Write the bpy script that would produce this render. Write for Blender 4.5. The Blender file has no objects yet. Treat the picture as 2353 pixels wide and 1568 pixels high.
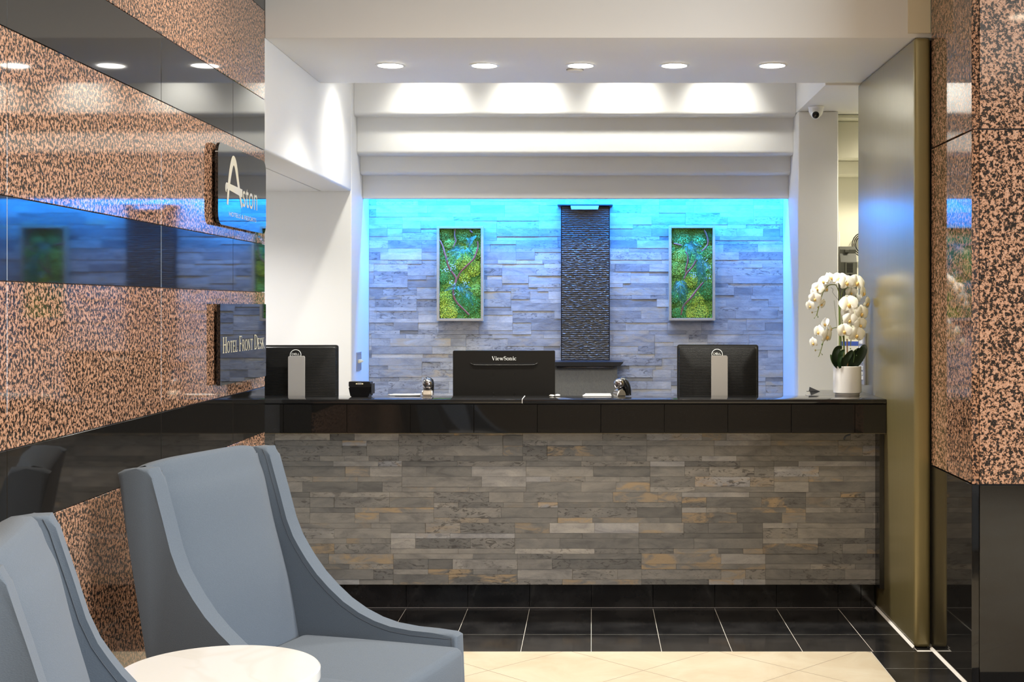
import bpy, bmesh, math, random
from mathutils import Matrix, Vector

# ------------------------------------------------------------------ camera, world, light, exposure
S = bpy.context.scene
COL = S.collection
FPX, VPX, VPY, CAMH = 3050.0, 1360.0, 704.0, 1.495      # focal length and vanishing point in 2353x1568 pixels
cd = bpy.data.cameras.new('camera'); cam = bpy.data.objects.new('camera', cd); COL.objects.link(cam)
cd.sensor_width = 36.0; cd.lens = 36.0 * FPX / 2353.0
cd.shift_x = (1176.5 - VPX) / 2353.0; cd.shift_y = (VPY - 784.0) / 2353.0
cd.clip_start = 0.05; cd.clip_end = 60
cam.location = (0, 0, CAMH); cam.rotation_euler = (math.pi / 2, 0, 0)
S.camera = cam
S.view_settings.view_transform = 'Standard'
S.view_settings.look = 'None'
S.view_settings.exposure = 0.55
S.view_settings.gamma = 1.0
S.view_settings.use_curve_mapping = False
S.cycles.max_bounces = 5; S.cycles.diffuse_bounces = 3; S.cycles.glossy_bounces = 4; S.cycles.transmission_bounces = 3
W = bpy.data.worlds.new('world'); S.world = W; W.use_nodes = True
W.node_tree.nodes['Background'].inputs[0].default_value = (0.75, 0.85, 1.0, 1)
W.node_tree.nodes['Background'].inputs[1].default_value = 1.0

def area_light(name, loc, rot, sx, sy, power, color, spread=math.pi, shape='RECTANGLE'):
    l = bpy.data.lights.new(name, 'AREA'); l.shape = shape; l.size = sx
    if shape in ('RECTANGLE', 'ELLIPSE'): l.size_y = sy
    l.energy = power; l.color = color; l.spread = spread
    o = bpy.data.objects.new(name, l); COL.objects.link(o); o.location = loc; o.rotation_euler = rot
    return o
def spot_light(name, loc, power, color, angle=120, blend=1.0, radius=0.05, rot=(0, 0, 0)):
    l = bpy.data.lights.new(name, 'SPOT'); l.energy = power; l.color = color
    l.spot_size = math.radians(angle); l.spot_blend = blend; l.shadow_soft_size = radius
    o = bpy.data.objects.new(name, l); COL.objects.link(o); o.location = loc; o.rotation_euler = rot
    return o
COOL = (1.0, 0.975, 0.87)
WARM = (1.0, 0.86, 0.69)
# daylight entering through the lobby windows in the right wall
area_light('window_daylight', (3.93, 1.9, 1.75), (0, math.radians(90), 0), 1.9, 3.4, 125, (0.84, 0.92, 1.0))
# blue LED strip hidden behind the lowest beam, aimed down the slate wall
area_light('led_strip_light', (-0.10, 8.375, 2.30), (math.radians(8), 0, 0), 2.6, 0.03, 56, (0.010, 0.25, 1.0))

# ------------------------------------------------------------------ node materials
MATS = {}
class NT:
    def __init__(s, name):
        m = bpy.data.materials.new(name); m.use_nodes = True; s.m = m; s.t = m.node_tree
        s.t.nodes.clear()
        s.out = s.n('ShaderNodeOutputMaterial'); s.p = s.n('ShaderNodeBsdfPrincipled')
        s.l(s.p.outputs[0], s.out.inputs[0])
    def n(s, kind, **kw):
        nd = s.t.nodes.new(kind)
        for k, v in kw.items(): setattr(nd, k, v)
        return nd
    def l(s, a, b): s.t.links.new(a, b)
    def set(s, **kw):
        names = dict(color='Base Color', rough='Roughness', metal='Metallic', ior='IOR', spec='Specular IOR Level',
                     coat='Coat Weight', coat_rough='Coat Roughness', emit='Emission Color', strength='Emission Strength',
                     sheen='Sheen Weight', sheen_rough='Sheen Roughness', sub='Subsurface Weight', trans='Transmission Weight')
        for k, v in kw.items():
            i = s.p.inputs[names[k]]
            i.default_value = (*v, 1) if isinstance(v, tuple) and len(v) == 3 else v
        return s
    def pos(s, scale=(1, 1, 1)):
        g = s.n('ShaderNodeNewGeometry'); mp = s.n('ShaderNodeMapping'); mp.inputs['Scale'].default_value = scale
        s.l(g.outputs['Position'], mp.inputs['Vector']); return mp.outputs[0]
    def objpos(s, scale=(1, 1, 1)):
        g = s.n('ShaderNodeTexCoord'); mp = s.n('ShaderNodeMapping'); mp.inputs['Scale'].default_value = scale
        s.l(g.outputs['Object'], mp.inputs['Vector']); return mp.outputs[0]
    def noise(s, vec, scale, detail=3, rough=0.5, distort=0.0):
        t = s.n('ShaderNodeTexNoise'); t.inputs['Scale'].default_value = scale; t.inputs['Detail'].default_value = detail
        t.inputs['Roughness'].default_value = rough; t.inputs['Distortion'].default_value = distort
        if vec is not None: s.l(vec, t.inputs['Vector'])
        return t.outputs[0]
    def ramp(s, fac, stops, interp='LINEAR'):
        r = s.n('ShaderNodeValToRGB'); e = r.color_ramp; e.interpolation = interp
        while len(e.elements) < len(stops): e.elements.new(0.5)
        for el, (p, c) in zip(e.elements, stops):
            el.position = p; el.color = (*c, 1) if len(c) == 3 else c
        s.l(fac, r.inputs[0]); return r.outputs[0]
    def mix(s, fac, a, b, mode='MIX'):
        m = s.n('ShaderNodeMix', data_type='RGBA', blend_type=mode)
        for sock, v in ((m.inputs[0], fac), (m.inputs[6], a), (m.inputs[7], b)):
            if isinstance(v, (int, float)): sock.default_value = v
            elif isinstance(v, tuple): sock.default_value = (*v, 1) if len(v) == 3 else v
            else: s.l(v, sock)
        return m.outputs[2]
    def math(s, op, a, b=0.0):
        m = s.n('ShaderNodeMath', operation=op)
        for sock, v in ((m.inputs[0], a), (m.inputs[1], b)):
            if isinstance(v, (int, float)): sock.default_value = v
            else: s.l(v, sock)
        return m.outputs[0]
    def color(s, sock): s.l(sock, s.p.inputs['Base Color']); return s
    def bump(s, h, strength=0.2, dist=0.01):
        b = s.n('ShaderNodeBump'); b.inputs['Strength'].default_value = strength; b.inputs['Distance'].default_value = dist
        s.l(h, b.inputs['Height']); s.l(b.outputs[0], s.p.inputs['Normal']); return s
    def rnd(s):
        a = s.n('ShaderNodeObjectInfo').outputs['Random']; b = s.n('ShaderNodeNewGeometry').outputs['Random Per Island']
        return s.math('FRACT', s.math('ADD', a, b))

def plain(name, color, rough=0.5, **kw):
    if name in MATS: return MATS[name]
    t = NT(name).set(color=color, rough=rough, **kw); MATS[name] = t.m; return t.m
def emit(name, color, strength):
    t = NT(name).set(color=(0.8, 0.8, 0.8), emit=color, strength=strength); MATS[name] = t.m; return t.m

def m_paint(name, c, rough=0.55):
    t = NT(name).set(rough=rough)
    n = t.noise(t.pos(), 1.3, 3)
    t.color(t.mix(n, tuple(x * 0.96 for x in c), tuple(min(1, x * 1.03) for x in c)))
    t.bump(t.noise(t.pos(), 140, 2), 0.03, 0.002)
    MATS[name] = t.m; return t.m
def m_pink_granite(name='pink_granite'):
    t = NT(name).set(rough=0.045, ior=1.62)
    p = t.pos()
    a = t.noise(p, 90, 2.5, 0.64, 0.35)
    base = t.ramp(a, [(0.0, (0.022, 0.018, 0.016)), (0.455, (0.030, 0.025, 0.022)), (0.49, (0.18, 0.095, 0.055)),
                      (0.525, (0.48, 0.26, 0.16)), (0.66, (0.58, 0.35, 0.235)), (1.0, (0.67, 0.47, 0.35))])
    b = t.noise(p, 150, 2, 0.5)
    col = t.mix(t.ramp(b, [(0.60, (0, 0, 0)), (0.68, (1, 1, 1))]), base, (0.10, 0.075, 0.065))
    c = t.noise(p, 2.2, 2)
    col = t.mix(0.35, col, t.mix(c, (0.75, 0.72, 0.7), (1, 1, 1)), 'MULTIPLY')
    t.color(col); MATS[name] = t.m; return t.m
def m_black_granite(name='black_granite', rough=0.04, base=(0.010, 0.0095, 0.009)):
    t = NT(name).set(rough=rough, ior=1.6)
    b = t.noise(t.pos(), 420, 2, 0.6)
    t.color(t.mix(t.ramp(b, [(0.66, (0, 0, 0)), (0.74, (1, 1, 1))]), base, (0.05, 0.05, 0.052)))
    MATS[name] = t.m; return t.m
def m_slate(name, ramp, rust, veins=1.0):
    t = NT(name).set(rough=0.62, spec=0.35)
    r = t.rnd()
    cv = t.n('ShaderNodeCombineXYZ'); t.l(t.math('MULTIPLY', r, 37.0), cv.inputs[0]); t.l(t.math('MULTIPLY', r, 91.0), cv.inputs[2])
    va = t.n('ShaderNodeVectorMath', operation='ADD'); t.l(t.pos((1, 1, 2.6)), va.inputs[0]); t.l(cv.outputs[0], va.inputs[1])
    v = va.outputs[0]
    base = t.ramp(r, ramp)
    n1 = t.noise(v, 7, 4, 0.6, 0.8)
    col = t.mix(0.9, base, t.ramp(n1, [(0.28, (0.62, 0.62, 0.64)), (0.47, (0.95, 0.95, 0.95)), (0.72, (1.30, 1.27, 1.22))]), 'MULTIPLY')
    # rust-coloured bloom on some pieces
    n2 = t.noise(v, 7.5, 4, 0.6, 0.8)
    sel = t.ramp(t.math('FRACT', t.math('MULTIPLY', r, 7.31)), [(0.70, (0, 0, 0)), (0.92, (1, 1, 1))])
    f = t.math('MULTIPLY', t.ramp(n2, [(0.47, (0, 0, 0)), (0.60, (1, 1, 1))]), sel)
    col = t.mix(t.math('MULTIPLY', f, 0.8), col, rust)
    # dark dendritic stains
    n3 = t.noise(v, 16, 5, 0.68, 1.8)
    sel2 = t.ramp(t.math('FRACT', t.math('MULTIPLY', r, 13.7)), [(0.55, (0, 0, 0)), (0.8, (1, 1, 1))])
    g = t.math('MULTIPLY', t.ramp(n3, [(0.545, (0, 0, 0)), (0.60, (1, 1, 1))]), sel2)
    col = t.mix(t.math('MULTIPLY', g, 0.72 * veins), col, (0.055, 0.05, 0.047))
    # thin cleavage lines
    n4 = t.noise(v, 11, 3, 0.5, 2.6)
    ln = t.ramp(n4, [(0.485, (0, 0, 0)), (0.5, (1, 1, 1)), (0.515, (0, 0, 0))])
    col = t.mix(t.math('MULTIPLY', ln, 0.28), col, (0.10, 0.095, 0.09))
    t.color(col)
    t.bump(t.noise(v, 26, 3, 0.6, 0.6), 0.35, 0.004)
    MATS[name] = t.m; return t.m

paint_white = m_paint('white_paint', (0.80, 0.79, 0.77))
paint_beam = m_paint('beam_paint', (0.76, 0.76, 0.75), 0.33)
paint_warm = m_paint('warm_white_paint', (0.78, 0.74, 0.67))
tint_yellow = m_paint('cream_yellow_tint', (0.76, 0.68, 0.50))
paint_cream = m_paint('corridor_cream_paint', (0.84, 0.82, 0.68))
paint_lobby = m_paint('lobby_beige_paint', (0.30, 0.24, 0.165))
pink = m_pink_granite()
black = m_black_granite()
black_top = m_black_granite('black_granite_top', 0.06, (0.014, 0.014, 0.015))
slate_counter = m_slate('counter_slate', [(0.0, (0.140, 0.137, 0.131)), (0.25, (0.190, 0.184, 0.174)), (0.5, (0.222, 0.212, 0.198)),
                        (0.72, (0.252, 0.237, 0.216)), (0.88, (0.295, 0.28, 0.26)), (0.95, (0.34, 0.34, 0.355)), (1.0, (0.38, 0.355, 0.32))], (0.40, 0.29, 0.17))
slate_wall = m_slate('wall_slate', [(0.0, (0.25, 0.25, 0.26)), (0.2, (0.34, 0.34, 0.348)), (0.55, (0.40, 0.397, 0.395)),
                     (0.8, (0.45, 0.446, 0.438)), (1.0, (0.54, 0.52, 0.49))], (0.50, 0.41, 0.29), 0.8)
grout_dark = plain('dark_grout', (0.05, 0.045, 0.04), 0.8)
grout_light = plain('light_grout', (0.66, 0.63, 0.58), 0.8)
t = NT('black_floor_tile').set(rough=0.10, ior=1.55)
t.color(t.mix(t.ramp(t.noise(t.pos(), 5, 5, 0.65), [(0.4, (0, 0, 0)), (0.8, (1, 1, 1))]), (0.010, 0.010, 0.011), (0.034, 0.033, 0.034)))
black_tile = t.m
t = NT('cream_floor_tile').set(rough=0.16, ior=1.45)
n = t.noise(t.pos(), 3.5, 6, 0.6, 0.6)
c = t.ramp(n, [(0.25, (0.53, 0.44, 0.315)), (0.5, (0.585, 0.51, 0.385)), (0.75, (0.63, 0.57, 0.455))])
c2 = t.mix(0.5, c, t.ramp(t.rnd(), [(0, (0.92, 0.90, 0.87)), (1, (1, 1, 1))]), 'MULTIPLY'); t.color(c2); cream_tile = t.m
t = NT('bronze_metal').set(metal=0.55, rough=0.36, coat=0.7, coat_rough=0.24)
n = t.noise(t.pos((9, 9, 0.7)), 6, 3)
t.color(t.mix(n, (0.26, 0.212, 0.090), (0.31, 0.255, 0.112)))
bronze = t.m
t = NT('blue_grey_fabric').set(rough=0.92, sheen=0.12, sheen_rough=0.5, spec=0.15)
n = t.noise(t.objpos((1, 1, 2.2)), 260, 3, 0.6)
t.color(t.mix(n, (0.095, 0.124, 0.168), (0.140, 0.176, 0.224)))
t.bump(n, 0.30, 0.0025); fabric = t.m
seam_mat = plain('seam_thread', (0.09, 0.105, 0.13), 0.9)
t = NT('white_marble').set(rough=0.14)
v = t.objpos()
w = t.noise(v, 1.6, 3, 0.5, 1.2)
ln = t.ramp(w, [(0.47, (0, 0, 0)), (0.5, (1, 1, 1)), (0.53, (0, 0, 0))])
t.color(t.mix(t.math('MULTIPLY', ln, 0.22), (0.74, 0.76, 0.78), (0.55, 0.54, 0.47))); marble = t.m
leg_wood = plain('dark_leg_wood', (0.03, 0.02, 0.015), 0.4)
steel = plain('brushed_steel', (0.55, 0.55, 0.56), 0.32, metal=1.0)
table_metal = plain('table_base_metal', (0.45, 0.43, 0.40), 0.35, metal=1.0)
black_plastic = plain('black_plastic', (0.012, 0.012, 0.013), 0.35)
black_gloss = plain('glossy_black_plastic', (0.008, 0.008, 0.009), 0.16)
silver = plain('silver_plastic', (0.46, 0.44, 0.42), 0.40, metal=0.35)
chrome = plain('chrome', (0.35, 0.33, 0.34), 0.10, metal=1.0)
white_plastic = plain('white_plastic', (0.80, 0.80, 0.80), 0.35)
cream_plastic = plain('cream_plastic', (0.80, 0.70, 0.45), 0.45)
grey_plate = plain('grey_steel_plate', (0.40, 0.40, 0.44), 0.35, metal=0.6)
gold = plain('cream_gold_lettering', (0.62, 0.58, 0.41), 0.45)
white_print = plain('white_lettering', (0.72, 0.72, 0.70), 0.5)
sign_black = plain('sign_black_glass', (0.006, 0.006, 0.007), 0.02, ior=1.75)
lens_emit = emit('downlight_lens', (1.0, 0.97, 0.90), 14.0)
lens_warm = emit('warm_downlight_lens', (1.0, 0.84, 0.62), 8.0)
led_emit = emit('blue_led', (0.02, 0.40, 1.0), 12.0)
trim_white = plain('white_trim_ring', (0.82, 0.81, 0.78), 0.4)

# ------------------------------------------------------------------ mesh helpers
def wm(o):
    if o.parent is None: return o.matrix_basis.copy()
    return wm(o.parent) @ o.matrix_parent_inverse @ o.matrix_basis
def link(name, me, mat=None, parent=None, loc=None, world=True):
    o = bpy.data.objects.new(name, me); COL.objects.link(o)
    if mat is not None and me is not None and not me.materials: me.materials.append(mat)
    if loc is not None: o.location = loc
    if parent is not None:
        o.parent = parent
        if world: o.matrix_parent_inverse = wm(parent).inverted()
    return o
def tag(o, label=None, cat=None, group=None, kind=None):
    if label: o['label'] = label
    if cat: o['category'] = cat
    if group: o['group'] = group
    if kind: o['kind'] = kind
    return o
def thing(name, label, cat, loc=(0, 0, 0), rz=0, group=None):
    o = bpy.data.objects.new(name, None); COL.objects.link(o); o.empty_display_size = 0.05
    o.location = loc; o.rotation_euler = (0, 0, rz)
    return tag(o, label, cat, group)
def smooth(me, on=True, angle=None):
    for p in me.polygons: p.use_smooth = on
    if angle is not None:
        try: me.set_sharp_from_angle(angle=math.radians(angle))
        except Exception: pass
    return me
def mesh_of(bm, name, sm=False, angle=None):
    bmesh.ops.recalc_face_normals(bm, faces=bm.faces[:])
    me = bpy.data.meshes.new(name); bm.to_mesh(me); bm.free()
    if sm: smooth(me, True, angle)
    return me
def box_bm(sx, sy, sz, bevel=0.0, seg=2):
    bm = bmesh.new(); bmesh.ops.create_cube(bm, size=1.0)
    bmesh.ops.scale(bm, vec=(sx, sy, sz), verts=bm.verts)
    if bevel > 0:
        bmesh.ops.bevel(bm, geom=bm.edges[:], offset=min(bevel, 0.49 * min(sx, sy, sz)), segments=seg, profile=0.6, affect='EDGES')
    return bm
def box(name, x0, x1, y0, y1, z0, z1, mat, parent=None, bevel=0.0, seg=2):
    me = mesh_of(box_bm(x1 - x0, y1 - y0, z1 - z0, bevel, seg), name, bevel > 0.004, 35)
    return link(name, me, mat, parent, ((x0 + x1) / 2, (y0 + y1) / 2, (z0 + z1) / 2))
UNIT = {}
def unit_piece(name, x0, x1, y0, y1, z0, z1, mat, parent):
    key = mat.name
    if key not in UNIT:
        me = mesh_of(box_bm(1, 1, 1), 'piece_' + key); me.materials.append(mat); UNIT[key] = me
    o = link(name, UNIT[key], None, parent, ((x0 + x1) / 2, (y0 + y1) / 2, (z0 + z1) / 2))
    o.scale = (x1 - x0, y1 - y0, z1 - z0)
    return o
def tube_bm(bm, pts, radii, n=8, cap=True):
    pts = [Vector(p) for p in pts]
    if isinstance(radii, (int, float)): radii = [radii] * len(pts)
    rings = []; up = Vector((0.13, 0.21, 0.97))
    for i, p in enumerate(pts):
        d = (pts[min(i + 1, len(pts) - 1)] - pts[max(i - 1, 0)]).normalized()
        a = d.cross(up)
        if a.length < 1e-4: a = d.cross(Vector((1, 0, 0)))
        a.normalize(); b = d.cross(a).normalized()
        rings.append([bm.verts.new(p + (a * math.cos(2 * math.pi * k / n) + b * math.sin(2 * math.pi * k / n)) * radii[i]) for k in range(n)])
    for r0, r1 in zip(rings, rings[1:]):
        for k in range(n): bm.faces.new((r0[k], r0[(k + 1) % n], r1[(k + 1) % n], r1[k]))
    if cap: bm.faces.new(rings[0][::-1]); bm.faces.new(rings[-1])
    return bm
def tube(name, pts, radii, mat, parent=None, n=8, world=True):
    bm = bmesh.new(); tube_bm(bm, pts, radii, n)
    return link(name, mesh_of(bm, name, True, 50), mat, parent, None, world)
def smooth_path(pts, sub=6):
    pts = [Vector(p) for p in pts]; out = []
    for i in range(len(pts) - 1):
        p0, p1, p2, p3 = pts[max(i - 1, 0)], pts[i], pts[i + 1], pts[min(i + 2, len(pts) - 1)]
        for k in range(sub):
            u = k / sub
            out.append(0.5 * ((2 * p1) + (p2 - p0) * u + (2 * p0 - 5 * p1 + 4 * p2 - p3) * u * u + (3 * p1 - p0 - 3 * p2 + p3) * u ** 3))
    return out + [pts[-1]]
def lathe_bm(prof, n=32, cap=True):
    bm = bmesh.new(); rings = []
    for r, z in prof:
        if r < 1e-5: rings.append([bm.verts.new((0, 0, z))])
        else: rings.append([bm.verts.new((r * math.cos(2 * math.pi * k / n), r * math.sin(2 * math.pi * k / n), z)) for k in range(n)])
    for a, b in zip(rings, rings[1:]):
        for k in range(n):
            k2 = (k + 1) % n
            if len(a) == 1 and len(b) == 1: continue
            if len(a) == 1: bm.faces.new((a[0], b[k2], b[k]))
            elif len(b) == 1: bm.faces.new((a[k], a[k2], b[0]))
            else: bm.faces.new((a[k], a[k2], b[k2], b[k]))
    return bm
def lathe(name, prof, mat, parent=None, loc=(0, 0, 0), n=32, angle=40, world=True):
    return link(name, mesh_of(lathe_bm(prof, n), name, True, angle), mat, parent, loc, world)
def prism_bm(poly, depth, axis='y'):
    """polygon in (a,b) extruded by depth; axis y: a->x b->z, axis x: a->y b->z, axis z: a->x b->y"""
    bm = bmesh.new()
    def P(a, b, c):
        return {'y': (a, c, b), 'x': (c, a, b), 'z': (a, b, c)}[axis]
    v0 = [bm.verts.new(P(a, b, 0)) for a, b in poly]; v1 = [bm.verts.new(P(a, b, depth)) for a, b in poly]
    bm.faces.new(v0); bm.faces.new(v1[::-1]); m = len(poly)
    for i in range(m): bm.faces.new((v0[i], v1[i], v1[(i + 1) % m], v0[(i + 1) % m]))
    return bm
def rrect(x0, x1, z0, z1, r, seg=5):
    out = []
    for cx, cz, a0 in ((x1 - r, z1 - r, 0), (x0 + r, z1 - r, 90), (x0 + r, z0 + r, 180), (x1 - r, z0 + r, 270)):
        for k in range(seg + 1):
            a = math.radians(a0 + 90 * k / seg); out.append((cx + r * math.cos(a), cz + r * math.sin(a)))
    return out
def px(x, y, Y):
    """point seen at photo pixel (x, y) at depth Y"""
    return Vector(((x - VPX) * Y / FPX, Y, CAMH + (VPY - y) * Y / FPX))

# ------------------------------------------------------------------ the setting
XL, XR = -1.434, 1.23            # side planes of the desk alcove
YG = 5.82                        # end of granite wall, front of soffit
SOF, HI = 2.672, 3.25            # soffit and ceiling heights
floor = tag(box('floor', -2.6, 4.0, -3.3, 9.2, -0.12, -0.0003, grout_light), 'polished stone floor of black and cream tiles', 'floor', kind='structure')
ceil = tag(box('ceiling', -2.6, 4.2, -3.4, 9.3, HI, HI + 0.1, paint_warm), 'plain warm white lobby ceiling overhead', 'ceiling', kind='structure')

# black tiles beside the desk
JX = [-0.003 + 0.305 * k for k in range(-8, 5)]
g = 0.0010
for k_, (x0, x1, y0, y1) in enumerate(((XL + 0.001, 1.207, 4.9, 5.7425), (XL + 0.001, 3.995, -3.295, 4.899))):
    unit_piece('mortar_bed', x0, x1, y0, y1, -0.02, -0.0002, plain('tan_grout', (0.20, 0.165, 0.125), 0.8), floor)
for y0, y1 in ((5.743, 6.04), (6.04, 6.56)):
    xs = JX + [1.41]
    for a, b in zip(xs, xs[1:]):
        if b < -1.46 and y1 < 5.9: continue
        unit_piece('black_tile', a + g, b - g, y0 + g, y1 - g, -0.02, 0.0, black_tile, floor)
ys = [4.9, 5.18, 5.474, 5.765, 6.04]
for a, b in zip(ys, ys[1:]):
    x1 = 1.48 if a > 5.1 else 1.217 + 0.30
    if a >= 5.7: unit_piece('black_tile', 1.4115, 1.48, a + g, b - g, -0.02, 0.0, black_tile, floor)
    else: unit_piece('black_tile', 1.208 + g, x1 - g, a + g, b - g - (0.022 if b > 5.75 else 0), -0.02, 0.0, black_tile, floor)
for k in range(8): unit_piece('black_tile', 1.52 + 0.305 * k + g, 1.825 + 0.305 * k - g, 4.9 + g, 5.18 - g, -0.02, 0.0, black_tile, floor)

# cream tiles laid on the diagonal, clipped to the border
def clip(poly, axis, lim, keep_less):
    out = []
    for i in range(len(poly)):
        p, q = poly[i], poly[(i + 1) % len(poly)]
        ip = (p[axis] <= lim) == keep_less; iq = (q[axis] <= lim) == keep_less
        if ip: out.append(p)
        if ip != iq:
            u = (lim - p[axis]) / (q[axis] - p[axis]); out.append((p[0] + (q[0] - p[0]) * u, p[1] + (q[1] - p[1]) * u))
    return out
D = 0.637
for region in ((XL + 0.004, 1.205, 4.9, 5.742), (XL + 0.004, 3.99, -3.29, 4.898)):
    i0 = int((region[0] + 0.107) / (D / 2)) - 2; i1 = int((region[1] + 0.107) / (D / 2)) + 2
    j0 = int((region[2] - 5.445) / (D / 2)) - 2; j1 = int((region[3] - 5.445) / (D / 2)) + 2
    for i in range(i0, i1 + 1):
        for j in range(j0, j1 + 1):
            if (i + j) % 2: continue
            cx, cy, h = -0.107 + i * D / 2, 5.445 + j * D / 2, D / 2 - 0.0024
            poly = [(cx + h, cy), (cx, cy + h), (cx - h, cy), (cx, cy - h)]
            for ax, lim, less in ((0, region[0], False), (0, region[1], True), (1, region[2], False), (1, region[3], True)):
                if poly: poly = clip(poly, ax, lim, less)
            if len(poly) < 3: continue
            ar = abs(sum(poly[k][0] * poly[(k + 1) % len(poly)][1] - poly[(k + 1) % len(poly)][0] * poly[k][1] for k in range(len(poly)))) / 2
            if ar < 2e-4: continue
            mx = sum(p[0] for p in poly) / len(poly); my = sum(p[1] for p in poly) / len(poly)
            link('cream_tile', mesh_of(prism_bm([(a - mx, b - my) for a, b in poly], 0.02, 'z'), 'cream_tile'), cream_tile, floor, (mx, my, -0.02))

# granite-clad left wall: courses of pink and black slabs
wall_left = tag(box('wall_left', -1.62, XL - 0.012, -3.3, YG - 0.004, 0, HI, grout_dark), 'polished pink granite wall with black granite bands', 'wall', kind='structure')
courses = [(0.0, 0.943, 0), (0.943, 1.142, 1), (1.142, 1.556, 0), (1.556, 1.766, 1), (1.766, 2.178, 0), (2.178, 2.40, 1), (2.40, 2.79, 0), (2.79, HI, 1)]
joints = [-3.3, -2.0, -0.95, 0.10, 1.15, 2.20, 3.255, 4.42, 5.305, YG]
for z0, z1, k in courses:
    for a, b in zip(joints, joints[1:]):
        q = 0.0008
        me = mesh_of(box_bm(0.02, b - a - 2 * q, z1 - z0 - 2 * q, 0.0012, 1), 'slab')
        link('black_slab' if k else 'granite_slab', me, black if k else pink, wall_left, (XL - 0.01, (a + b) / 2, (z0 + z1) / 2))

# soffit with fascia, headers, piers, recess
tag(box('ceiling_soffit', XL, 2.6, YG, 7.0, SOF, HI - 0.001, paint_white, bevel=0.006), 'dropped white soffit over the front desk with a plain fascia', 'soffit', kind='structure')
tag(box('trim_1', 1.385, 1.483, YG - 0.012, YG - 0.0005, SOF + 0.02, HI - 0.002, tint_yellow), 'narrow yellow cream strip at right end of the fascia', 'trim', kind='structure')  # thin raised strip, coloured yellower than the rest of the fascia
tag(box('wall_header_left', -1.62, XL, YG + 0.002, 7.92, 2.18, HI - 0.001, paint_white, bevel=0.016, seg=4), 'white header beam above the opening at left', 'wall', kind='structure')
tag(box('wall_pier_left', -2.5, XL, 7.9205, 8.7, 0, HI - 0.001, paint_white, bevel=0.012, seg=3), 'white pier left of the slate wall', 'wall', kind='structure')
tag(box('ceiling_side_room', -2.5, -1.6205, YG - 0.3, 7.92, 2.18, 2.25, paint_white), 'low white ceiling of the side bay at left', 'ceiling', kind='structure')
tag(box('wall_side_room', -2.6, -2.501, 5.4, 8.7, 0, HI - 0.001, paint_white), 'white end wall of the side bay at left', 'wall', kind='structure')
tag(box('wall_side_front', -2.5, -1.621, 5.42, 5.52, 0, 2.18, paint_white), 'white front wall of the side bay at left', 'wall', kind='structure')
tag(box('wall_header_right', XR, 2.6, 7.0005, 8.8, 2.66, HI - 0.001, paint_white, bevel=0.006), 'white header and low ceiling right of the desk alcove', 'wall', kind='structure')
tag(box('wall_pier_right', XR, 1.472, 7.92, 8.7, 0, 2.66, paint_white, bevel=0.014, seg=3), 'white pier right of the slate wall', 'wall', kind='structure')
tag(box('wall_corridor_side', 2.6, 2.7, 5.9, 9.0, 0, HI - 0.001, paint_cream), 'cream side wall of the corridor at right', 'wall', kind='structure')
tag(box('wall_corridor_end', 1.4725, 2.6, 8.45, 8.7, 0, 2.33, paint_cream), 'cream end wall of the corridor at right', 'wall', kind='structure')
for i, (yf, z0, z1) in enumerate(((8.05, 2.635, 2.659), (8.17, 2.405, 2.6345), (8.30, 2.315, 2.4045))):
    tag(box('trim_%d' % (6 + i), 1.4725, 2.6, yf, 8.449, z0, z1, paint_cream, bevel=0.010, seg=3),
        ['upper', 'middle', 'lower'][i] + ' cream moulded step of the corridor wall at right', 'moulding', kind='structure')
# stepped beams over the slate wall
beams = [(7.995, 2.646, HI - 0.001), (8.10, 2.422, 2.70), (8.215, 2.312, 2.50), (8.30, 2.167, 2.40)]
words = ['uppermost', 'second', 'third', 'lowest']
for i, (yf, z0, z1) in enumerate(beams):
    y1 = 8.549 if i == 0 else 8.335
    bm = bmesh.new()
    # face with a bullnosed lower edge, extruded along x
    r = 0.026 if i < 3 else 0.008
    prof = [(yf, z1), (y1, z1), (y1, z0), (yf + r, z0)] + [(yf + r - r * math.sin(math.radians(a)), z0 + r - r * math.cos(math.radians(a))) for a in (15, 30, 45, 60, 75, 90)]
    me = mesh_of(prism_bm(prof, XR - XL - 0.002, 'x'), 'beam', True, 30)
    o = link('trim_%d' % (2 + i), me, paint_beam, None, (XL + 0.001, 0, 0))
    tag(o, words[i] + ' of the four stepped white beams above the slate wall', 'beam', kind='structure')

tag(box('ceiling_recess', XL + 0.001, XR - 0.001, 7.001, 7.994, 3.0, HI - 0.002, paint_white), 'white recess ceiling hidden behind the soffit', 'ceiling', kind='structure')
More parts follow.
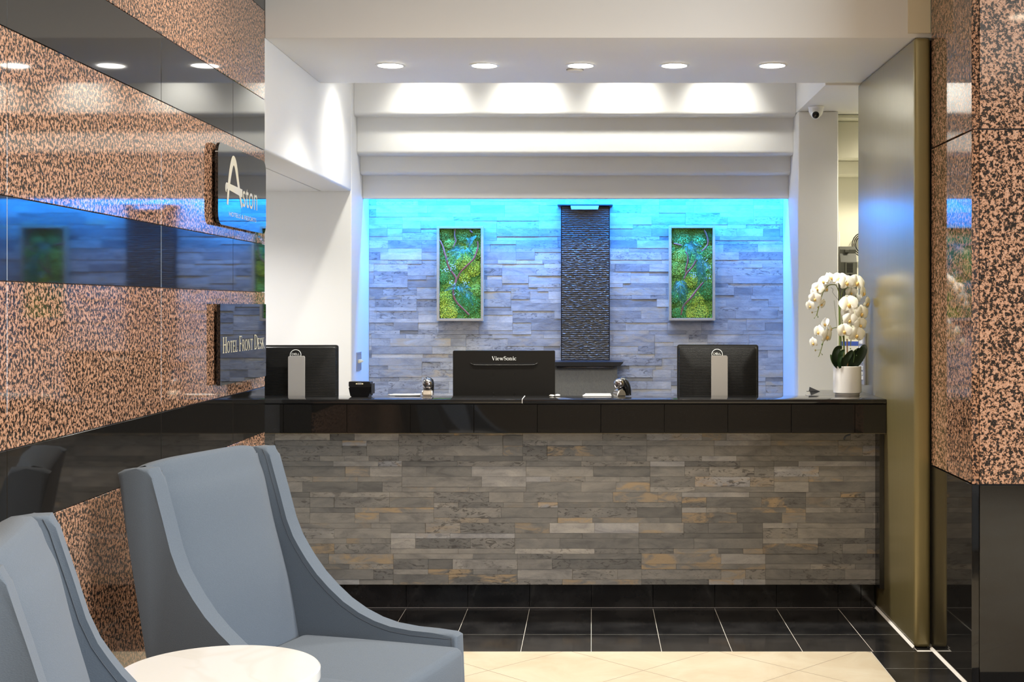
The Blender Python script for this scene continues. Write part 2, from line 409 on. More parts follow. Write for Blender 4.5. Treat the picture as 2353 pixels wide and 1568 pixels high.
# slate cladding made of single strips
def slate_pieces(parent, x0, x1, z0, z1, yf, seed, mat, limit=295):
    R = random.Random(seed); P = []
    nrow = int(math.ceil((z1 - z0) / 0.1512))
    for r in range(nrow):
        zt = z1 - r * 0.1512
        off = R.uniform(0.1, 0.6)
        x = x0 - off
        while x < x1:
            pat = R.choice(((0.0256, 0.05, 0.0256, 0.05), (0.05, 0.0256, 0.05, 0.0256), (0.05, 0.0256, 0.05, 0.0256), (0.0256, 0.05, 0.05, 0.0256)))
            zc = zt
            for h in pat:
                u = x
                while u < x + 0.607 - 1e-4:
                    L = R.choice((0.12, 0.17, 0.22, 0.27, 0.33, 0.39))
                    v = u + L
                    if x + 0.607 - v < 0.085: v = x + 0.607
                    a, b = max(u, x0), min(v, x1)
                    zb = max(zc - h, z0)
                    if b - a > 0.012 and zc - zb > 0.006:
                        P.append((a + 0.0004, b - 0.0004, zb + 0.0004, zc - 0.0004, R.uniform(0, 0.0045)))
                    u = v
                zc -= h
            x += 0.607
    P.sort(key=lambda q: -(q[1] - q[0]) * (q[3] - q[2]))
    for a, b, c, d, e in P[:limit]:
        unit_piece('slate_strip', a, b, yf - e, yf + 0.012, c, d, mat, parent)
    if len(P) > limit:
        bm = bmesh.new()
        for a, b, c, d, e in P[limit:]:
            m = Matrix.Translation(((a + b) / 2, yf + 0.006 - e / 2, (c + d) / 2)) @ Matrix.Diagonal((b - a, 0.012 + e, d - c, 1))
            bmesh.ops.create_cube(bm, size=1.0, matrix=m)
        tag(link('slate_chips', mesh_of(bm, 'slate_chips'), mat, parent), kind='stuff')
wall_back = tag(box('wall_back', XL, XR, 8.551, 8.7, 0, 2.45, grout_dark), 'grey slate wall washed in blue light behind the desk', 'wall', kind='structure')
slate_pieces(wall_back, XL + 0.001, XR - 0.001, 0.86, 2.372, 8.54, 5, slate_wall)
# bronze end panel and granite pillar on the right
wr = box('wall_right', 1.41, 1.482, 5.80, 7.04, 0, SOF - 0.001, bronze, bevel=0.022, seg=4)
tag(wr, 'tall satin bronze metal panel at right end of the desk', 'wall', kind='structure')
pillar = tag(box('pillar', 1.50, 2.3, 5.18, 5.92, 0, HI - 0.001, grout_dark), 'granite pillar with black base at right edge of view', 'pillar', kind='structure')
for z0, z1, m in ((0, 0.80, black), (0.80, 2.184, pink), (2.184, HI - 0.002, pink)):
    nm = 'black_slab' if m is black else 'granite_slab'
    for x0, x1, y0, y1 in ((1.483, 1.50, 5.182, 5.795), (1.508, 1.508 + 0.79, 5.162, 5.18)):
        me = mesh_of(box_bm(x1 - x0, y1 - y0, z1 - z0 - 0.006, 0.0015, 1), 'slab')
        link(nm, me, m, pillar, ((x0 + x1) / 2, (y0 + y1) / 2, (z0 + z1) / 2))
    bm = prism_bm([(1.4835, 5.180), (1.5055, 5.1625), (1.5055, 5.1785), (1.4995, 5.1805)], z1 - z0 - 0.003, 'z')
    link('corner_strip', mesh_of(bm, 'corner_strip'), m, pillar, (0, 0, z0 + 0.0015))
whites = plain('white_sealant', (0.75, 0.73, 0.70), 0.4)
link('sealant_strip', mesh_of(prism_bm([(1.4095, 0.0005), (1.4095, 0.010), (1.400, 0.0005)], 0.90, 'y'), 'sealant_strip'), whites, wr, (0, 5.80, 0))
link('sealant_strip', mesh_of(prism_bm([(1.4825, 0.0005), (1.4825, 0.010), (1.472, 0.0005)], 0.60, 'y'), 'sealant_strip'), whites, pillar, (0, 5.185, 0))
# rest of the lobby
wf = tag(box('wall_lobby_right', 4.0, 4.1, -3.3, 5.9, 0, 0.78, paint_lobby), 'beige lobby wall under the windows far to the right', 'wall', kind='structure')
box('wall_upper', 4.0, 4.1, -3.3, 5.9, 2.72, HI - 0.001, paint_lobby, wf)
box('wall_end', 4.0, 4.1, -3.3, 0.18, 0.78, 2.72, paint_lobby, wf)
box('wall_end', 4.0, 4.1, 3.62, 5.9, 0.78, 2.72, paint_lobby, wf)
tag(box('wall_lobby_front', 2.301, 4.0, 5.5, 5.6, 0, HI - 0.001, paint_lobby), 'beige lobby wall beside the granite pillar', 'wall', kind='structure')
tag(box('wall_lobby_rear', -2.6, 4.1, -3.4, -3.3, 0, HI - 0.001, paint_lobby), 'beige lobby wall behind the seating', 'wall', kind='structure')
glass = NT('window_glass').set(color=(0.9, 0.95, 1.0), rough=0.02, trans=1.0, ior=1.1).m
wn = tag(box('window_1', 4.055, 4.06, 0.18, 3.62, 0.78, 2.72, glass), 'wide lobby window in the right wall', 'window', kind='structure')
for k in range(4): box('window_frame', 4.02, 4.09, 0.18 + k * 1.133, 0.22 + k * 1.133, 0.78, 2.72, steel, wn)

# ------------------------------------------------------------------ recessed lights
def downlight(x, y, z, label, power, color, lens, group, angle=118, spot=True, r=0.074, blend=1.0, drop=0.02, tilt=0):
    o = thing('downlight', label, 'light', (x, y, z), 0, group)
    lathe('trim_ring', [(r, -0.0005), (r, -0.004), (r - 0.012, -0.006), (r - 0.014, -0.001)], trim_white, o, (x, y, z), 36)
    lathe('lens', [(0, -0.0035), (r - 0.014, -0.0035), (r - 0.014, -0.001), (0, -0.001)], lens, o, (x, y, z), 36)
    if spot:
        s = spot_light('downlight_lamp', (x, y, z - drop), power, color, angle, blend, 0.055, (math.radians(tilt), 0, 0))
        s.parent = o; s.matrix_parent_inverse = wm(o).inverted()
    return o
ordn = ['leftmost', 'second from left', 'middle', 'second from right', 'rightmost']
for i, x in enumerate((-0.982, -0.524, -0.055, 0.402, 0.880)):
    downlight(x, 6.47, SOF, ordn[i] + ' of the five lit downlights in the white soffit', 62, COOL, lens_emit, 'soffit downlights', 124)
for i, x in enumerate((-0.972, -0.388, 0.205, 0.775)):
    downlight(x, 7.70, 3.0, ['first', 'second', 'third', 'fourth'][i] + ' from left of the downlights hidden above the stepped beams', 23, COOL, lens_emit, 'recess downlights', 88, blend=1.0, tilt=40)
downlight(-1.12, 7.38, 3.0, 'downlight hidden in the recess beside the white header beam', 60, COOL, lens_emit, 'recess side downlight', 110)
for x, y in ((-0.75, 4.55), (0.35, 4.55), (-0.75, 2.6), (0.65, 2.6), (2.6, 2.3), (-0.75, 0.6), (0.65, 0.6), (2.6, 0.2)):
    downlight(x, y, HI, 'round warm downlight in the lobby ceiling in front of the desk', 86, WARM, lens_warm, 'lobby downlights', 150, r=0.09)
downlight(-2.02, 7.15, 2.18, 'round downlight in the low ceiling of the side bay', 58, (1.0, 0.97, 0.95), lens_emit, 'side bay downlight', 150)
downlight(1.86, 7.30, 2.66, 'unseen downlight added behind the bronze panel to brighten the right pier', 26, COOL, lens_emit, 'added pier light', 150)  # added lamp, out of sight behind the panel, lifts the right pier
downlight(2.05, 7.97, 2.66, 'round warm downlight in the corridor ceiling at right', 62, (1.0, 0.92, 0.72), lens_warm, 'corridor downlight', 160)
led = thing('led_strip', 'blue LED strip tucked behind the lowest white beam', 'light', (-0.10, 8.375, 2.305))
box('led_channel', -1.40, 1.20, 8.355, 8.395, 2.308, 2.325, steel, led)
box('led_diffuser', -1.40, 1.20, 8.36, 8.39, 2.304, 2.308, led_emit, led)
box('mounting_bracket', -0.2, 0.0, 8.335, 8.54, 2.325, 2.33, steel, led)
sd = thing('smoke_detector', 'small flat white disc detector on the soffit behind the middle downlight', 'detector', (-0.084, 6.60, SOF))
lathe('housing', [(0, -0.010), (0.036, -0.010), (0.040, -0.006), (0.040, 0)], paint_warm, sd, (-0.084, 6.60, SOF), 32)
lathe('base_ring', [(0.040, -0.002), (0.043, -0.002), (0.043, 0), (0.04, 0)], plain('detector_gap', (0.2, 0.19, 0.18), 0.6), sd, (-0.084, 6.60, SOF), 32)
unit_piece('staff_floor', -2.5, 2.6, 6.562, 8.55, -0.02, 0.0, plain('staff_floor_vinyl', (0.16, 0.15, 0.14), 0.6), floor)

# ------------------------------------------------------------------ front desk
CX0, CX1 = -2.44, 1.409
desk = thing('reception_desk', 'long front desk faced with grey brown slate strips and a black granite band', 'desk', (-0.5, 6.5, 0))
box('body', CX0, CX1 - 0.02, 6.513, 6.60, 0.132, 1.028, grout_dark, desk)
box('plinth', CX0, CX1 - 0.012, 6.575, 6.63, 0.0, 0.131, grout_dark, desk)
slate_pieces(desk, CX0, CX1 - 0.0, 0.131, 0.887, 6.50, 11, slate_counter)
box('end_strip', CX1 - 0.022, CX1, 6.40, 6.497, 0.131, 0.886, black, desk)
aj = [CX0] + [-1.477 + 0.304 * k for k in range(-3, 10)] + [CX1]
aj = sorted(a for a in aj if CX0 <= a <= CX1)
for a, b in zip(aj, aj[1:]):
    if b - a < 0.02: continue
    me = mesh_of(box_bm(b - a - 0.0016, 0.02, 0.138, 0.001, 1), 'apron_tile')
    link('apron_tile', me, black, desk, ((a + b) / 2, 6.362, 0.956))
box('apron_core', CX0, CX1, 6.373, 6.512, 0.8885, 1.026, grout_dark, desk)
box('apron_edge', CX0, CX1, 6.353, 6.50, 0.8845, 0.8875, plain('worn_brass_edge', (0.10, 0.075, 0.035), 0.5), desk)
kj = [CX0] + [x for x in JX if CX0 + 0.05 < x < CX1] + [1.33, CX1 - 0.012]
kj = sorted(x for x in kj if not 1.33 > x > 1.23)
for a, b in zip(kj, kj[1:]):
    me = mesh_of(box_bm(b - a - 0.0018, 0.014, 0.1295, 0.001, 1), 'kick_tile')
    link('kick_tile', me, black_tile, desk, ((a + b) / 2, 6.567, 0.0655))
tube('sealant_bead', [(CX0, 6.557, 0.004), (CX1 - 0.02, 6.557, 0.004)], 0.0026, plain('aged_sealant', (0.13, 0.12, 0.12), 0.3), desk, 6)

top = thing('countertop', 'polished black granite countertop running the length of the front desk', 'countertop', (-0.5, 6.5, 1.03))
seamx = (1200 - VPX) / 480
for a, b in ((CX0, seamx - 0.0015), (seamx + 0.0015, CX1)):
    me = mesh_of(box_bm(b - a, 6.60 - 6.345, 0.02, 0.003, 2), 'slab', True, 30)
    link('slab', me, black_top, top, ((a + b) / 2, (6.60 + 6.345) / 2, 1.04))
box('seam_filler', seamx - 0.0015, seamx + 0.0015, 6.3455, 6.60, 1.0301, 1.0499, white_plastic, top)
me = mesh_of(prism_bm([(1.09, 6.6005), (CX1, 6.6005), (CX1, 7.05), (1.155, 7.05)], 0.02, 'z'), 'return_slab')
link('return_slab', me, black_top, top, (0, 0, 1.03))
hook = thing('bag_hook', 'small blue grey metal hook under the countertop near the bronze panel', 'hook', (1.235, 6.44, 0.8845))
tube('hook_arm', smooth_path([(1.252, 6.42, 0.8845), (1.246, 6.42, 0.873), (1.232, 6.42, 0.868), (1.222, 6.42, 0.858), (1.221, 6.42, 0.850)], 4), [0.004] * 16 + [0.006], plain('hook_metal', (0.12, 0.14, 0.19), 0.3, metal=0.8), hook, 8)
lathe('hook_plate', [(0, -0.002), (0.014, -0.002), (0.014, 0.0), (0, 0.0)], steel, hook, (1.252, 6.42, 0.8845), 16)

# staff work desk behind
wd = thing('work_desk', 'low work desk behind the front counter', 'desk', (-0.5, 6.95, 0))
box('desktop', CX0, 1.08, 6.632, 7.30, 0.735, 0.765, plain('desk_laminate', (0.30, 0.27, 0.23), 0.5), wd, 0.003)
for x in (CX0, -1.2, 0.0, 1.05): box('support', x, x + 0.03, 6.64, 7.25, 0, 0.735, plain('desk_laminate', (0.30, 0.27, 0.23)), wd)
ch = thing('return_cabinet', 'plain cabinet under the deep right end of the countertop', 'cabinet', (1.28, 6.85, 0))
box('body', 1.13, CX1, 6.632, 7.03, 0, 1.029, plain('desk_laminate', (0.30, 0.27, 0.23)), ch, 0.002)
box('door', 1.15, CX1 - 0.02, 7.031, 7.046, 0.08, 1.0, plain('desk_laminate', (0.30, 0.27, 0.23)), ch, 0.002)

# ------------------------------------------------------------------ lettering
def font_mesh(body, sx=1.0, sy=1.0, depth=0.0):
    c = bpy.data.curves.new('lettering', 'FONT'); c.body = body; c.size = 1.0; c.extrude = depth; c.resolution_u = 3
    o = bpy.data.objects.new('lettering', c); COL.objects.link(o)
    bpy.context.view_layer.update()
    me = bpy.data.meshes.new_from_object(o.evaluated_get(bpy.context.evaluated_depsgraph_get()))
    bpy.data.objects.remove(o); bpy.data.curves.remove(c)
    me.materials.clear()
    return me
def fit_text(me, w, h):
    """scale a text mesh into [0,w]x[0,h] (x, y)"""
    xs = [v.co.x for v in me.vertices]; ys = [v.co.y for v in me.vertices]
    x0, x1, y0, y1 = min(xs), max(xs), min(ys), max(ys)
    for v in me.vertices: v.co.x = (v.co.x - x0) / (x1 - x0) * w; v.co.y = (v.co.y - y0) / (y1 - y0) * h
    return me
def arc(cx, cy, rx, ry, a0, a1, n=10):
    return [(cx + rx * math.cos(math.radians(a0 + (a1 - a0) * k / n)), cy + ry * math.sin(math.radians(a0 + (a1 - a0) * k / n))) for k in range(n + 1)]
TK, TN, SR = 0.15, 0.055, 0.045
def sv(x, y0=0.0, y1=1.0, w=TK, s=0.30, foot=True, head=True):      # serifed vertical stem
    o = [([(x, y0), (x, y1)], w)]
    if foot: o.append(([(x - s / 2, y0 + SR / 2), (x + s / 2, y0 + SR / 2)], SR))
    if head: o.append(([(x - s / 2, y1 - SR / 2), (x + s / 2, y1 - SR / 2)], SR))
    return o
def ring(cx, cy, rx, ry):
    return [(arc(cx, cy, rx, ry, 0, 360, 24), [TN + (TK - TN) * abs(math.cos(2 * math.pi * k / 24)) for k in range(25)])]
GL = {
 'H': (0.86, sv(0.17) + sv(0.69) + [([(0.17, 0.52), (0.69, 0.52)], TN)]),
 'O': (0.88, ring(0.44, 0.5, 0.36, 0.47)),
 'T': (0.74, sv(0.37, head=False) + [([(0.04, 0.97), (0.70, 0.97)], TN), ([(0.06, 0.98), (0.06, 0.80)], TN), ([(0.68, 0.98), (0.68, 0.80)], TN)]),
 'E': (0.72, sv(0.17) + [([(0.17, 0.97), (0.62, 0.97)], TN), ([(0.17, 0.53), (0.50, 0.53)], TN), ([(0.17, 0.03), (0.66, 0.03)], TN), ([(0.61, 0.98), (0.61, 0.82)], TN), ([(0.65, 0.02), (0.65, 0.2)], TN), ([(0.5, 0.64), (0.5, 0.42)], TN)]),
 'L': (0.68, sv(0.17) + [([(0.17, 0.03), (0.62, 0.03)], TN), ([(0.61, 0.02), (0.61, 0.22)], TN)]),
 'F': (0.66, sv(0.17) + [([(0.17, 0.97), (0.60, 0.97)], TN), ([(0.17, 0.50), (0.48, 0.50)], TN), ([(0.59, 0.98), (0.59, 0.80)], TN), ([(0.48, 0.6), (0.48, 0.4)], TN)]),
 'R': (0.80, sv(0.17) + [([(0.17, 0.97)] + arc(0.36, 0.74, 0.22, 0.23, 90, -90, 12) + [(0.17, 0.51)], [TN] * 3 + [0.08, 0.11, 0.13, 0.14, 0.14, 0.13, 0.11, 0.08] + [TN] * 4), ([(0.38, 0.50), (0.72, 0.03)], 0.12), ([(0.62, 0.02), (0.80, 0.02)], SR)]),
 'N': (0.90, sv(0.16, w=TN) + sv(0.74, w=TN, foot=False) + [([(0.16, 0.97), (0.74, 0.02)], 0.14)]),
 'D': (0.84, sv(0.17) + [([(0.17, 0.97)] + arc(0.36, 0.5, 0.38, 0.47, 90, -90, 14) + [(0.17, 0.03)], [TN] * 3 + [0.07, 0.10, 0.13, 0.15, 0.15, 0.15, 0.15, 0.13, 0.10, 0.07] + [TN] * 4)]),
 'S': (0.62, [(arc(0.31, 0.74, 0.21, 0.235, 30, 270, 12)[:-1] + arc(0.31, 0.265, 0.23, 0.24, 90, -150, 12), [TN] * 4 + [0.09, 0.12, 0.13, 0.14, 0.14, 0.14, 0.14, 0.15] + [0.15, 0.15, 0.15, 0.14, 0.13, 0.11, 0.08] + [TN] * 6), ([(0.51, 0.95), (0.51, 0.74)], TN), ([(0.09, 0.05), (0.09, 0.26)], TN)]),
 'K': (0.86, sv(0.17) + [([(0.24, 0.42), (0.66, 0.97)], TN), ([(0.36, 0.58), (0.76, 0.02)], 0.13), ([(0.55, 0.98), (0.78, 0.98)], SR), ([(0.66, 0.02), (0.86, 0.02)], SR)]),
 'V': (0.80, [([(0.14, 0.97), (0.42, 0.0)], 0.15), ([(0.42, 0.0), (0.68, 0.97)], 0.06), ([(0.02, 0.98), (0.30, 0.98)], SR), ([(0.56, 0.98), (0.80, 0.98)], SR)]),
 'i': (0.36, sv(0.18, 0, 0.66, 0.14, 0.28) + [([(0.18, 0.80), (0.18, 0.95)], 0.15)]),
 'e': (0.58, [(arc(0.29, 0.33, 0.21, 0.31, 5, 325, 16), [0.06, 0.09, 0.09, 0.07, 0.06, 0.08, 0.11, 0.14, 0.15, 0.15, 0.14, 0.12, 0.09, 0.07, 0.06, 0.05, 0.05]), ([(0.10, 0.36), (0.50, 0.36)], 0.05)]),
 'w': (0.92, [([(0.12, 0.65), (0.30, 0.0)], 0.13), ([(0.30, 0.0), (0.46, 0.62)], 0.06), ([(0.44, 0.65), (0.62, 0.0)], 0.13), ([(0.62, 0.0), (0.80, 0.65)], 0.06), ([(0.0, 0.64), (0.24, 0.64)], SR), ([(0.70, 0.64), (0.92, 0.64)], SR)]),
 'o': (0.62, ring(0.31, 0.32, 0.23, 0.31)),
 'n': (0.70, sv(0.17, 0, 0.66, 0.14, 0.28, True, False) + sv(0.52, 0, 0.42, 0.14, 0.28, True, False) + [(arc(0.34, 0.42, 0.18, 0.20, 170, 0, 8), [0.05, 0.05, 0.06, 0.07, 0.09, 0.11, 0.12, 0.13, 0.14]), ([(0.04, 0.64), (0.20, 0.64)], SR)]),
 'c': (0.54, [(arc(0.29, 0.33, 0.21, 0.31, 40, 325, 14), [0.10, 0.08, 0.06, 0.06, 0.08, 0.11, 0.14, 0.15, 0.15, 0.14, 0.12, 0.09, 0.07, 0.06, 0.05])]),
}
def stroke_quads(bm, pts, w, z=0.0, dep=0.0):
    ws = w if isinstance(w, list) else [w] * len(pts)
    ws = (ws + [ws[-1]] * len(pts))[:len(pts)]
    L, Rr = [], []
    for i, p in enumerate(pts):
        a, b = pts[max(i - 1, 0)], pts[min(i + 1, len(pts) - 1)]
        dx, dy = b[0] - a[0], b[1] - a[1]; n = math.hypot(dx, dy) or 1
        nx, ny = -dy / n * ws[i] / 2, dx / n * ws[i] / 2
        L.append(bm.verts.new((p[0] + nx, p[1] + ny, z))); Rr.append(bm.verts.new((p[0] - nx, p[1] - ny, z)))
    for i in range(len(pts) - 1): bm.faces.new((L[i], Rr[i], Rr[i + 1], L[i + 1]))
def serif_mesh(text, smallcaps=0.0, gap=0.02, space=0.32):
    bm = bmesh.new(); x = 0.0; k = 0
    for w in text.split(' '):
        for j, chx in enumerate(w):
            s = smallcaps if (smallcaps and j > 0) else 1.0
            adv, strokes = GL[chx]
            for pts, wd_ in strokes:
                k += 1
                stroke_quads(bm, [(x + a * s, b * s) for a, b in pts], [q * s for q in wd_] if isinstance(wd_, list) else wd_ * s, k * 2e-5)
            x += adv * s + gap
        x += space
    me = bpy.data.meshes.new('lettering'); bm.to_mesh(me); bm.free(); return me
def place_text(name, me, mat, parent, origin, right, up):
    """text plane x->right, y->up; z->normal"""
    r, u = Vector(right), Vector(up); n = r.cross(u)
    M = Matrix((( r.x, u.x, n.x, origin[0]), (r.y, u.y, n.y, origin[1]), (r.z, u.z, n.z, origin[2]), (0, 0, 0, 1)))
    me.transform(M)
    return link(name, me, mat, parent)

# ------------------------------------------------------------------ signs on the granite wall
def wall_sign(name, label, y0, y1, z0, z1, rad, xf, depth):
    o = thing(name, label, 'sign', (XL + 0.004, (y0 + y1) / 2, z0))
    bm = prism_bm(rrect(y0, y1, z0, z1, rad, 7), depth, 'x')
    link('plate', mesh_of(bm, 'plate', True, 30), sign_black, o, (xf - depth, 0, 0))
    for yy, zz in ((y0 + .08, z0 + .06), (y1 - .08, z0 + .06), (y0 + .08, z1 - .06), (y1 - .08, z1 - .06)):
        box('standoff', XL + 0.0004, xf - depth, yy - .01, yy + .01, zz - .01, zz + .01, steel, o)
    return o
xf = -1.408
s1 = wall_sign('logo_sign', 'glossy black sign with cream ASTON logo on the granite wall', 5.00, 5.735, 1.806, 2.118, 0.045, xf, 0.012)
def yz(me): return ((xf + 0.0006, 0, 0), (0, 1, 0), (0, 0, 1))
bm = bmesh.new()
A = smooth_path([(5.128, 1.888, 0), (5.142, 1.95, 0), (5.165, 2.01, 0), (5.198, 2.06, 0), (5.225, 2.066, 0), (5.250, 2.045, 0), (5.285, 1.98, 0), (5.318, 1.925, 0), (5.340, 1.892, 0)], 5)
nA = len(A)
stroke_quads(bm, [(p.x, p.y) for p in A], [0.020 + 0.018 * math.sin(math.pi * min(1, k / (nA - 1) * 1.1)) for k in range(nA)], 0)
stroke_quads(bm, arc(5.113, 1.949, 0.006, 0.012, 90, 270, 6)[::-1] + [(5.345, 1.949)], [0.004, 0.012, 0.02, 0.024, 0.024, 0.024, 0.024, 0.032], 0.0001)
me = bpy.data.meshes.new('lettering'); bm.to_mesh(me); bm.free()
place_text('logo_initial', me, gold, s1, (xf + 0.0006, 0, 0), (0, 1, 0), (0, 0, 1))
place_text('logo_word', fit_text(font_mesh('ston'), 0.232, 0.078), gold, s1, (xf + 0.0006, 5.35, 1.896), (0, 1, 0), (0, 0, 1))
place_text('logo_tagline', fit_text(font_mesh('HOTELS & RESORTS'), 0.415, 0.017), white_print, s1, (xf + 0.0006, 5.150, 1.846), (0, 1, 0), (0, 0, 1))
s2 = wall_sign('desk_sign', 'glossy black sign reading HOTEL FRONT DESK in pale serif letters', 5.03, 5.735, 1.193, 1.504, 0.006, xf, 0.014)
tag(place_text('lettering', fit_text(serif_mesh('HOTEL FRONT DESK', 0.74), 0.635, 0.062), gold, s2, (xf + 0.0006, 5.062, 1.314), (0, 1, 0), (0, 0, 1)), kind='stuff')

# ------------------------------------------------------------------ monitors
def dell(name, label, cx, yb, ztop, rz, tilt=0.0):
    o = thing(name, label, 'monitor', (cx, yb, 0.765), rz, 'office monitors')
    w, h = 0.412, 0.335; zt = ztop - 0.765; zb = zt - h
    sc = plain('screen_glass', (0.02, 0.02, 0.022), 0.1)
    def L(nm, me, mat, par, loc=None): return link(nm, me, mat, par, loc, False)
    # bezel slab at local y 0.055..0.085, back shell tapering towards -y (towards the lobby)
    bm = prism_bm(rrect(-w / 2, w / 2, zb, zt, 0.012, 4), 0.022, 'y')
    body = L('bezel', mesh_of(bm, 'bezel', True, 30), plain('bezel_black', (0.02, 0.02, 0.019), 0.25), o, (0, 0.062, 0))
    bm = bmesh.new()
    lo = [bm.verts.new((x, 0.062, z)) for x, z in rrect(-w / 2 + 0.004, w / 2 - 0.004, zb + 0.004, zt - 0.006, 0.010, 3)]
    mi = [bm.verts.new((x, 0.046, z)) for x, z in rrect(-w / 2 + 0.012, w / 2 - 0.012, zb + 0.012, zt - 0.012, 0.012, 3)]
    hi = [bm.verts.new((x, 0.018, z)) for x, z in rrect(-w / 2 + 0.075, w / 2 - 0.075, zb + 0.05, zt - 0.105, 0.02, 3)]
    n = len(lo)
    for r0, r1 in ((lo, mi), (mi, hi)):
        for k in range(n): bm.faces.new((r0[k], r0[(k + 1) % n], r1[(k + 1) % n], r1[k]))
    bm.faces.new(hi); bm.faces.new(lo[::-1])
    t = MATS.get('ribbed_black')
    if t is None:
        q = NT('ribbed_black').set(color=(0.005, 0.005, 0.005), rough=0.42, spec=0.22)
        wv = q.n('ShaderNodeTexWave'); wv.bands_direction = 'Z'; wv.inputs['Scale'].default_value = 55.0
        q.l(q.objpos(), wv.inputs['Vector']); q.bump(wv.outputs[1], 0.45, 0.002); MATS['ribbed_black'] = t = q.m
    L('back_shell', mesh_of(bm, 'back_shell', True, 25), t, o)
    L('screen', mesh_of(box_bm(w - 0.03, 0.002, h - 0.03), 'screen'), sc, o, (0, 0.085, (zt + zb) / 2))
    # stand column
    bm = prism_bm(rrect(-0.041, 0.041, 0.012, zt - 0.053, 0.008, 4), 0.018, 'y')
    st = L('stand_column', mesh_of(bm, 'stand_column', True, 30), silver, o, (0.006, -0.012, 0))
    link('stand_neck', mesh_of(box_bm(0.05, 0.035, 0.06, 0.004), 'stand_neck', True, 30), black_plastic, st, (0.006, 0.018, zb + h * 0.5), False).matrix_parent_inverse = Matrix.Translation((-0.006, 0.012, 0))
    L('stand_base', mesh_of(box_bm(0.24, 0.19, 0.012, 0.004), 'stand_base', True, 30), silver, o, (0, 0.03, 0.006))
    # round logo just above the column
    bm = bmesh.new()
    tube_bm(bm, [(0.027 * math.cos(2 * math.pi * k / 32), 0, 0.027 * math.sin(2 * math.pi * k / 32)) for k in range(33)], 0.0016, 6, False)
    lg = L('logo', mesh_of(bm, 'logo', True), white_print, o, (-0.004, 0.029, zt - 0.049))
    lg.rotation_euler = (math.radians(-14), 0, 0)
    me = fit_text(font_mesh('DELL'), 0.040, 0.011)
    me.transform(Matrix.Translation((-0.020, 0, -0.0055))); me.transform(Matrix.Rotation(math.pi / 2, 4, 'X'))
    me.transform(Matrix.Translation((0, -0.001, 0)))
    link('logo_text', me, white_print, lg, None, False)
    return o
dell('computer_monitor', 'black monitor seen from behind, half hidden behind the pink granite wall', px(682, 800, 6.72).x, 6.69, px(0, 793, 6.78).z, math.radians(4))
dell('computer_monitor', 'black monitor with silver stand seen from behind, nearest the white orchid', px(1649, 800, 6.72).x, 6.69, px(0, 792, 6.78).z, math.radians(-3))
def viewsonic():
    cx, zt = px(1158.5, 0, 6.76).x, px(0, 806, 6.76).z - 0.765
    o = thing('computer_monitor', 'wide black monitor seen from behind left of the slate fountain', 'monitor', (cx, 6.75, 0.765), math.radians(1.0), 'office monitors')
    w, h = 0.519, 0.315
    L = lambda nm, me, mat, par, loc=None: link(nm, me, mat, par, loc, False)
    bm = prism_bm(rrect(-w / 2, w / 2, zt - h, zt, 0.006, 3), 0.03, 'y')
    L('housing', mesh_of(bm, 'housing', True, 30), plain('satin_black', (0.012, 0.011, 0.010), 0.32, spec=0.28), o, (0, 0.0, 0))
    L('screen', mesh_of(box_bm(w - 0.03, 0.002, h - 0.03), 'screen'), plain('screen_glass', (0.02, 0.02, 0.022), 0.1), o, (0, 0.0305, zt - h / 2))
    # vent recess: sunk dark band with a smile-shaped lip
    zc = zt - 0.066
    pts = smooth_path([(-0.172, 0, zc + 0.004), (-0.160, 0, zc - 0.004), (-0.140, 0, zc - 0.0075), (0, 0, zc - 0.008), (0.140, 0, zc - 0.0075), (0.160, 0, zc - 0.004), (0.172, 0, zc + 0.004)], 4)
    bm = bmesh.new(); tube_bm(bm, [(p.x, -0.001, p.z) for p in pts], [0.0005 + 0.003 * math.sin(math.pi * k / (len(pts) - 1)) ** 0.4 for k in range(len(pts))], 6)
    v = L('vent', mesh_of(bm, 'vent', True), plain('satin_black', (0.02, 0.0185, 0.017)), o)
    bm = bmesh.new()
    for k in range(84):
        x = -0.155 + 0.310 * k / 83
        bmesh.ops.create_cube(bm, size=1.0, matrix=Matrix.Translation((x, -0.0006, zc + 0.0005)) @ Matrix.Diagonal((0.0016, 0.0014, 0.007, 1)))
    tag(L('vent_slots', mesh_of(bm, 'vent_slots'), plain('slot_black', (0.004, 0.004, 0.006), 0.6), v), kind='stuff')
    for sx, sz in ((-0.053, -0.117), (0.052, -0.117), (-0.052, -0.215), (0.052, -0.215)):
        L('screw', mesh_of(lathe_bm([(0, -0.001), (0.0025, -0.001), (0.003, 0.001)], 10), 'screw'), steel, o, (sx, -0.0005, zt + sz)).rotation_euler = (math.pi / 2, 0, 0)
    L('stand_column', mesh_of(box_bm(0.06, 0.03, 0.20, 0.004), 'stand_column'), black_plastic, o, (0, 0.046, 0.11))
    L('stand_base', mesh_of(box_bm(0.24, 0.19, 0.012, 0.004), 'stand_base'), black_plastic, o, (0, 0.04, 0.006))
    me = fit_text(serif_mesh('ViewSonic'), 0.124, 0.0205)
    me.transform(Matrix.Translation((-0.062, 0, 0))); me.transform(Matrix.Rotation(math.pi / 2, 4, 'X'))
    tag(L('lettering', me, white_print, o, (0, -0.0008, zt - 0.0495)), kind='stuff')
viewsonic()

